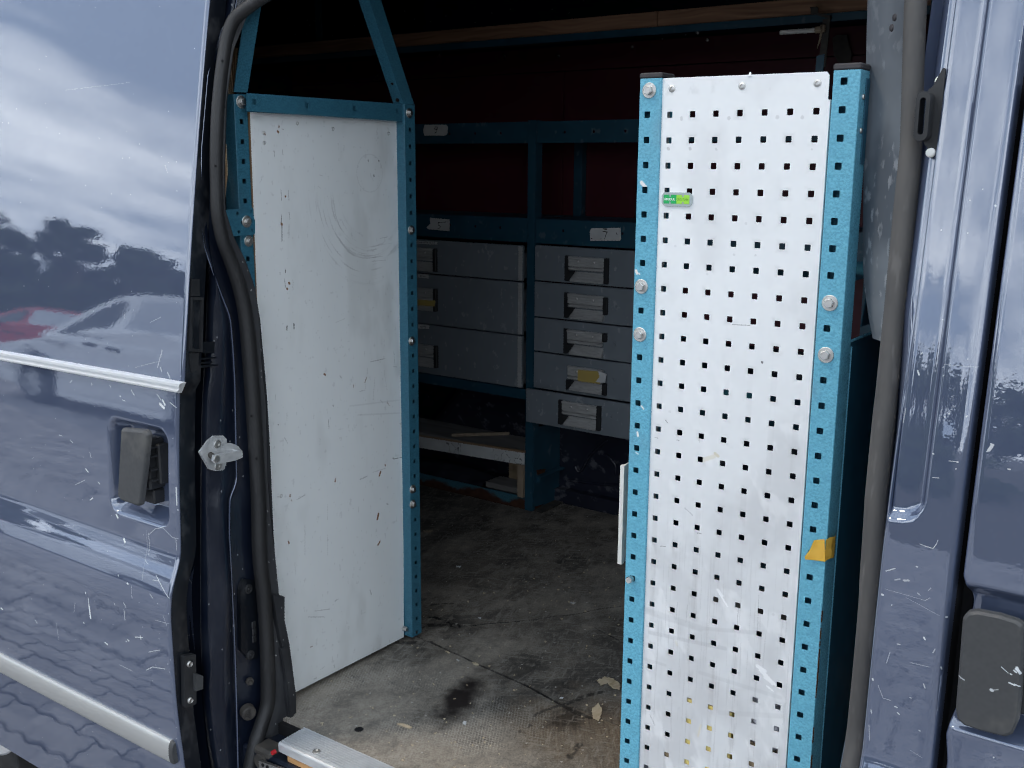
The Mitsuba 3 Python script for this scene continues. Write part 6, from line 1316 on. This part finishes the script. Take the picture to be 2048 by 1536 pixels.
# ------------------------------------------------------------------ what the paint mirrors: parked cars and the trees behind them
def wheel(parent, c, side, r=0.325):
    n = np.array([0, side, 0.0])
    k = put(parent + '__wheel', lathe(c - n * 0.10, n, [(0.19, 0.0), (r - 0.02, 0.0), (r, 0.03), (r, 0.17), (r - 0.02, 0.205), (0.205, 0.21), (0.20, 0.19)], 36), 'tyre')
    sp_ = [cyl(c + n * 0.085, c + n * 0.085 + np.array([0.195 * math.cos(a), 0, 0.195 * math.sin(a)]), 0.030, 0.022, 8) for a in np.arange(7) * 2 * math.pi / 7]
    put(k + '__rim', [lathe(c - n * 0.10, n, [(0.205, 0.21), (0.195, 0.20), (0.185, 0.13), (0, 0.12)], 36), cyl(c + n * 0.07, c + n * 0.105, 0.06, n=16)] + sp_, 'wheel_silver')


def car(name, x0, y_side, paint, label, L=4.29, H=1.62, W=1.80):
    """A small tall hatchback, nose towards -x, near side at y_side facing +y. Drawn in side view, then stacked in tapered slices across its width."""
    root, n = name, 0
    while any(k == root or k.startswith(root + '__') for k in scene) or root in labels:
        n += 1
        root = f'{name}_{n:03d}'
    tag(root, label, 'car')
    g = GROUND
    P_ = lambda *q: Polygon([(x0 + a * L / 4.29, g + b * H / 1.62) for a, b in q])
    lower = P_((0.02, 0.25), (0.0, 0.45), (0.03, 0.60), (0.10, 0.72), (0.30, 0.81), (0.75, 0.90), (1.15, 0.99), (1.9, 1.02), (2.9, 1.04), (3.9, 1.10), (4.16, 1.06), (4.27, 0.80), (4.29, 0.45), (4.22, 0.24), (3.9, 0.20), (0.5, 0.18))
    for wx in (0.86, 3.50):
        lower = lower.difference(P_(*[(wx + 0.385 * math.cos(t), 0.33 + 0.385 * math.sin(t)) for t in np.linspace(0, 2 * math.pi, 28)]))
    cab = P_((0.90, 0.97), (1.12, 1.12), (1.48, 1.38), (1.85, 1.54), (2.3, 1.61), (2.9, 1.62), (3.4, 1.585), (3.80, 1.50), (3.98, 1.34), (4.12, 1.06))
    yc = y_side - W / 2

    def slab(poly, half0, half1, shrink):
        a, b = poly, poly.buffer(-shrink)
        return [prism(a, 'y', yc - half0, yc + half0), prism(b, 'y', yc - half1, yc + half1)]

    m = slab(lower, W / 2 - 0.07, W / 2 - 0.02, 0.035) + [prism(lower.buffer(-0.10), 'y', yc - W / 2, yc + W / 2)]
    put(root + '__body', m, paint, smooth=25)
    rows = []
    zb, zt = g + 1.0 * H / 1.62, g + H
    cc = np.array(cab.exterior.coords)[:-1]
    cc = resample([(a, b, 0) for a, b in np.vstack([cc, cc[:1]])], 80)[:, :2]
    for s, k_ in ((-1, 0.0), (-1, 1.0), (1, 1.0), (1, 0.0)):
        t_ = np.clip((cc[:, 1] - zb) / (zt - zb), 0, 1)
        half = W / 2 - 0.06 - 0.20 * t_ ** 1.3
        cx_ = cc.mean(0)
        pts_ = cc if k_ else cx_ + (cc - cx_) * 0.02
        rows.append(np.stack([pts_[:, 0], yc + s * half, pts_[:, 1]], 1))
    put(root + '__roof', sheet(rows), paint, smooth=35)
    tq = lambda b: np.clip((b - zb) / (zt - zb), 0, 1)

    def pane(q, off=0.008):
        pl_ = P_(*q)
        m_ = prism(pl_, 'y', 0, 0.004)
        v = m_.vertices
        v[:, 1] += yc + (W / 2 - 0.06 - 0.20 * tq(v[:, 2]) ** 1.3) + off
        m_.vertices = v
        return m_

    put(root + '__window', pane([(1.18, 1.05), (1.36, 1.19), (1.62, 1.36), (1.86, 1.475), (2.06, 1.53), (1.98, 1.06)]).subdivide().subdivide(), 'car_glass', smooth=False)
    put(root + '__window', pane([(2.22, 1.07), (2.30, 1.55), (2.80, 1.565), (3.35, 1.53), (3.42, 1.10)]).subdivide().subdivide(), 'car_glass_sky', smooth=False)
    put(root + '__window', pane([(3.50, 1.11), (3.45, 1.515), (3.70, 1.45), (3.86, 1.30), (3.90, 1.13)]).subdivide().subdivide(), 'car_glass', smooth=False)
    s_ = L / 4.29
    wsx = [x0 + a * s_ for a in (0.94, 1.46, 1.83)]
    put(root + '__windscreen', sheet([[(wsx[0] - 0.012, yc - 0.72, g + 1.03 * H / 1.62), (wsx[0] - 0.012, yc + 0.72, g + 1.03 * H / 1.62)], [(wsx[1] - 0.012, yc - 0.62, g + 1.405 * H / 1.62), (wsx[1] - 0.012, yc + 0.62, g + 1.405 * H / 1.62)], [(wsx[2] - 0.006, yc - 0.58, g + 1.55 * H / 1.62), (wsx[2] - 0.006, yc + 0.58, g + 1.55 * H / 1.62)]]), 'car_glass', smooth=False)
    for a in (1.74, 2.14):
        put(root + '__door_handle', box(x0 + a * s_, x0 + (a + 0.20) * s_, y_side - 0.02, y_side + 0.022, g + 0.93 * H / 1.62, g + 0.965 * H / 1.62, 0.008), 'black_plastic', smooth=False)
    put(root + '__headlight', box(x0 + 0.06, x0 + 0.42, y_side - 0.22, y_side - 0.015, g + 0.70, g + 0.86, 0.03), 'lamp_clear')
    put(root + '__tail_light', box(x0 + L - 0.30, x0 + L - 0.01, y_side - 0.16, y_side - 0.02, g + 0.80, g + 1.05, 0.03), 'red_plastic')
    put(root + '__mirror', box(x0 + 1.28 * s_, x0 + 1.46 * s_, y_side - 0.03, y_side + 0.16, g + 1.05, g + 1.18, 0.03), paint)
    put(root + '__sill', box(x0 + 1.28 * s_, x0 + 3.08 * s_, y_side - 0.10, y_side - 0.01, g + 0.19, g + 0.29, 0.02), 'car_silver' if paint == 'car_silver' else 'black_plastic')
    for wx in (0.86, 3.50):
        for sd in (1, -1):
            wheel(root, np.array([x0 + wx * s_, yc + sd * (W / 2 - 0.12), g + 0.33]), sd)
    return root


car('parked_car', -10.62, -5.15, 'car_silver', 'silver hatchback mirrored in the open sliding door', H=1.88, L=4.35)
car('parked_car', -16.6, -7.6, 'car_red', 'red hatchback mirrored at the left edge of the sliding door', H=1.60)


def tree(x, y, h, r, seed, label):
    q = np.random.default_rng(seed)
    root, n = 'tree', 0
    while root in labels:
        n += 1
        root = f'tree_{n:03d}'
    g = GROUND
    trunk = [tube(resample([(x, y, g - 0.05), (x + 0.1, y, g + h * 0.3), (x + q.normal(0, 0.2), y + q.normal(0, 0.2), g + h * 0.75)], 8) , 0.16, 8)]
    clumps = []
    for i in range(34):
        a, e = q.uniform(0, 2 * np.pi), q.uniform(-0.55, 1.0)
        rad = r * q.uniform(0.35, 1.0) * math.sqrt(max(0.15, 1 - abs(e) ** 2.4))
        c = np.array([x + rad * math.cos(a), y + rad * math.sin(a), g + h * 0.60 + e * h * 0.40])
        clumps.append((c, q.uniform(0.35, 0.75) * r * 0.42))
        if i % 4 == 0:
            p0 = np.array([x, y, g + h * q.uniform(0.25, 0.5)])
            trunk.append(cyl(p0, c, 0.06, 0.015, 6))
    put(root + '__trunk', trunk, 'bark')
    N = 2600
    idx = q.integers(0, len(clumps), N)
    cs_ = np.array([c for c, _ in clumps])[idx]
    rs_ = np.array([b for _, b in clumps])[idx]
    d = q.normal(size=(N, 3))
    d /= np.linalg.norm(d, axis=1, keepdims=True)
    ctr = cs_ + d * rs_[:, None] * (0.3 + 0.75 * q.random((N, 1)) + 0.5 * q.random((N, 1)) ** 6) * np.array([1.25, 1.25, 0.85])
    sz = q.uniform(0.09, 0.19, (N, 1))
    a = q.normal(size=(N, 3))
    a /= np.linalg.norm(a, axis=1, keepdims=True)
    b = np.cross(a, q.normal(size=(N, 3)))
    b /= np.linalg.norm(b, axis=1, keepdims=True)
    v = np.stack([ctr - a * sz, ctr + b * sz * 0.5, ctr + a * sz, ctr - b * sz * 0.5], 1).reshape(-1, 3)
    f = (np.arange(N) * 4)[:, None] + np.array([[0, 1, 2, 0, 2, 3]])
    put(root + '__crown', trimesh.Trimesh(v, f.reshape(-1, 3), process=False), 'leaf', smooth=False)
    tag(root, label, 'tree', 'trees behind the parked cars')


TREES = []
for az, el, r, D_ in ((67.5, 5.6, 1.3, 30), (64.5, 5.0, 1.2, 29), (62.0, 5.3, 0.95, 28), (60.6, 2.7, 0.7, 27), (59.1, 5.5, 0.62, 27), (58.1, 5.2, 0.58, 26.5), (56.6, 2.7, 0.7, 27), (55.2, 4.6, 0.75, 26), (53.9, 4.3, 0.70, 26.5), (52.3, 3.7, 0.9, 27), (50.0, 4.4, 1.1, 27),
                      (45, 5.0, 1.7, 26), (37, 4.2, 1.7, 25), (28, 5.0, 2.0, 24), (20, 4.4, 1.9, 23), (11, 5.2, 2.1, 23), (2, 4.5, 2.0, 23)):
    a_ = math.radians(az)
    TREES.append((-1.2 - D_ * math.sin(a_), -0.2 - D_ * math.cos(a_), 1.07 - GROUND + D_ * math.tan(math.radians(el)), r))
WORDS = ['first', 'second', 'third', 'fourth', 'fifth', 'sixth', 'seventh', 'eighth', 'ninth', 'tenth', 'eleventh']
for i, (x, y, h, r) in enumerate(TREES):
    lab = f'dark leafy tree, {WORDS[i]} from the left in the row mirrored by the sliding door' if i < 11 else f'dark leafy tree, {WORDS[i - 11]} of those mirrored in the cab side'
    tree(x, y, h, r, 40 + i, lab)
put('hedge', crumple((-21.5, -17.2, GROUND + 0.5), 1.0, 21, (20, 1.2, 2.6), sub=5), 'leaf', smooth=False)
tag('hedge', 'low dark hedge running under the tree row', 'hedge', kind='stuff')
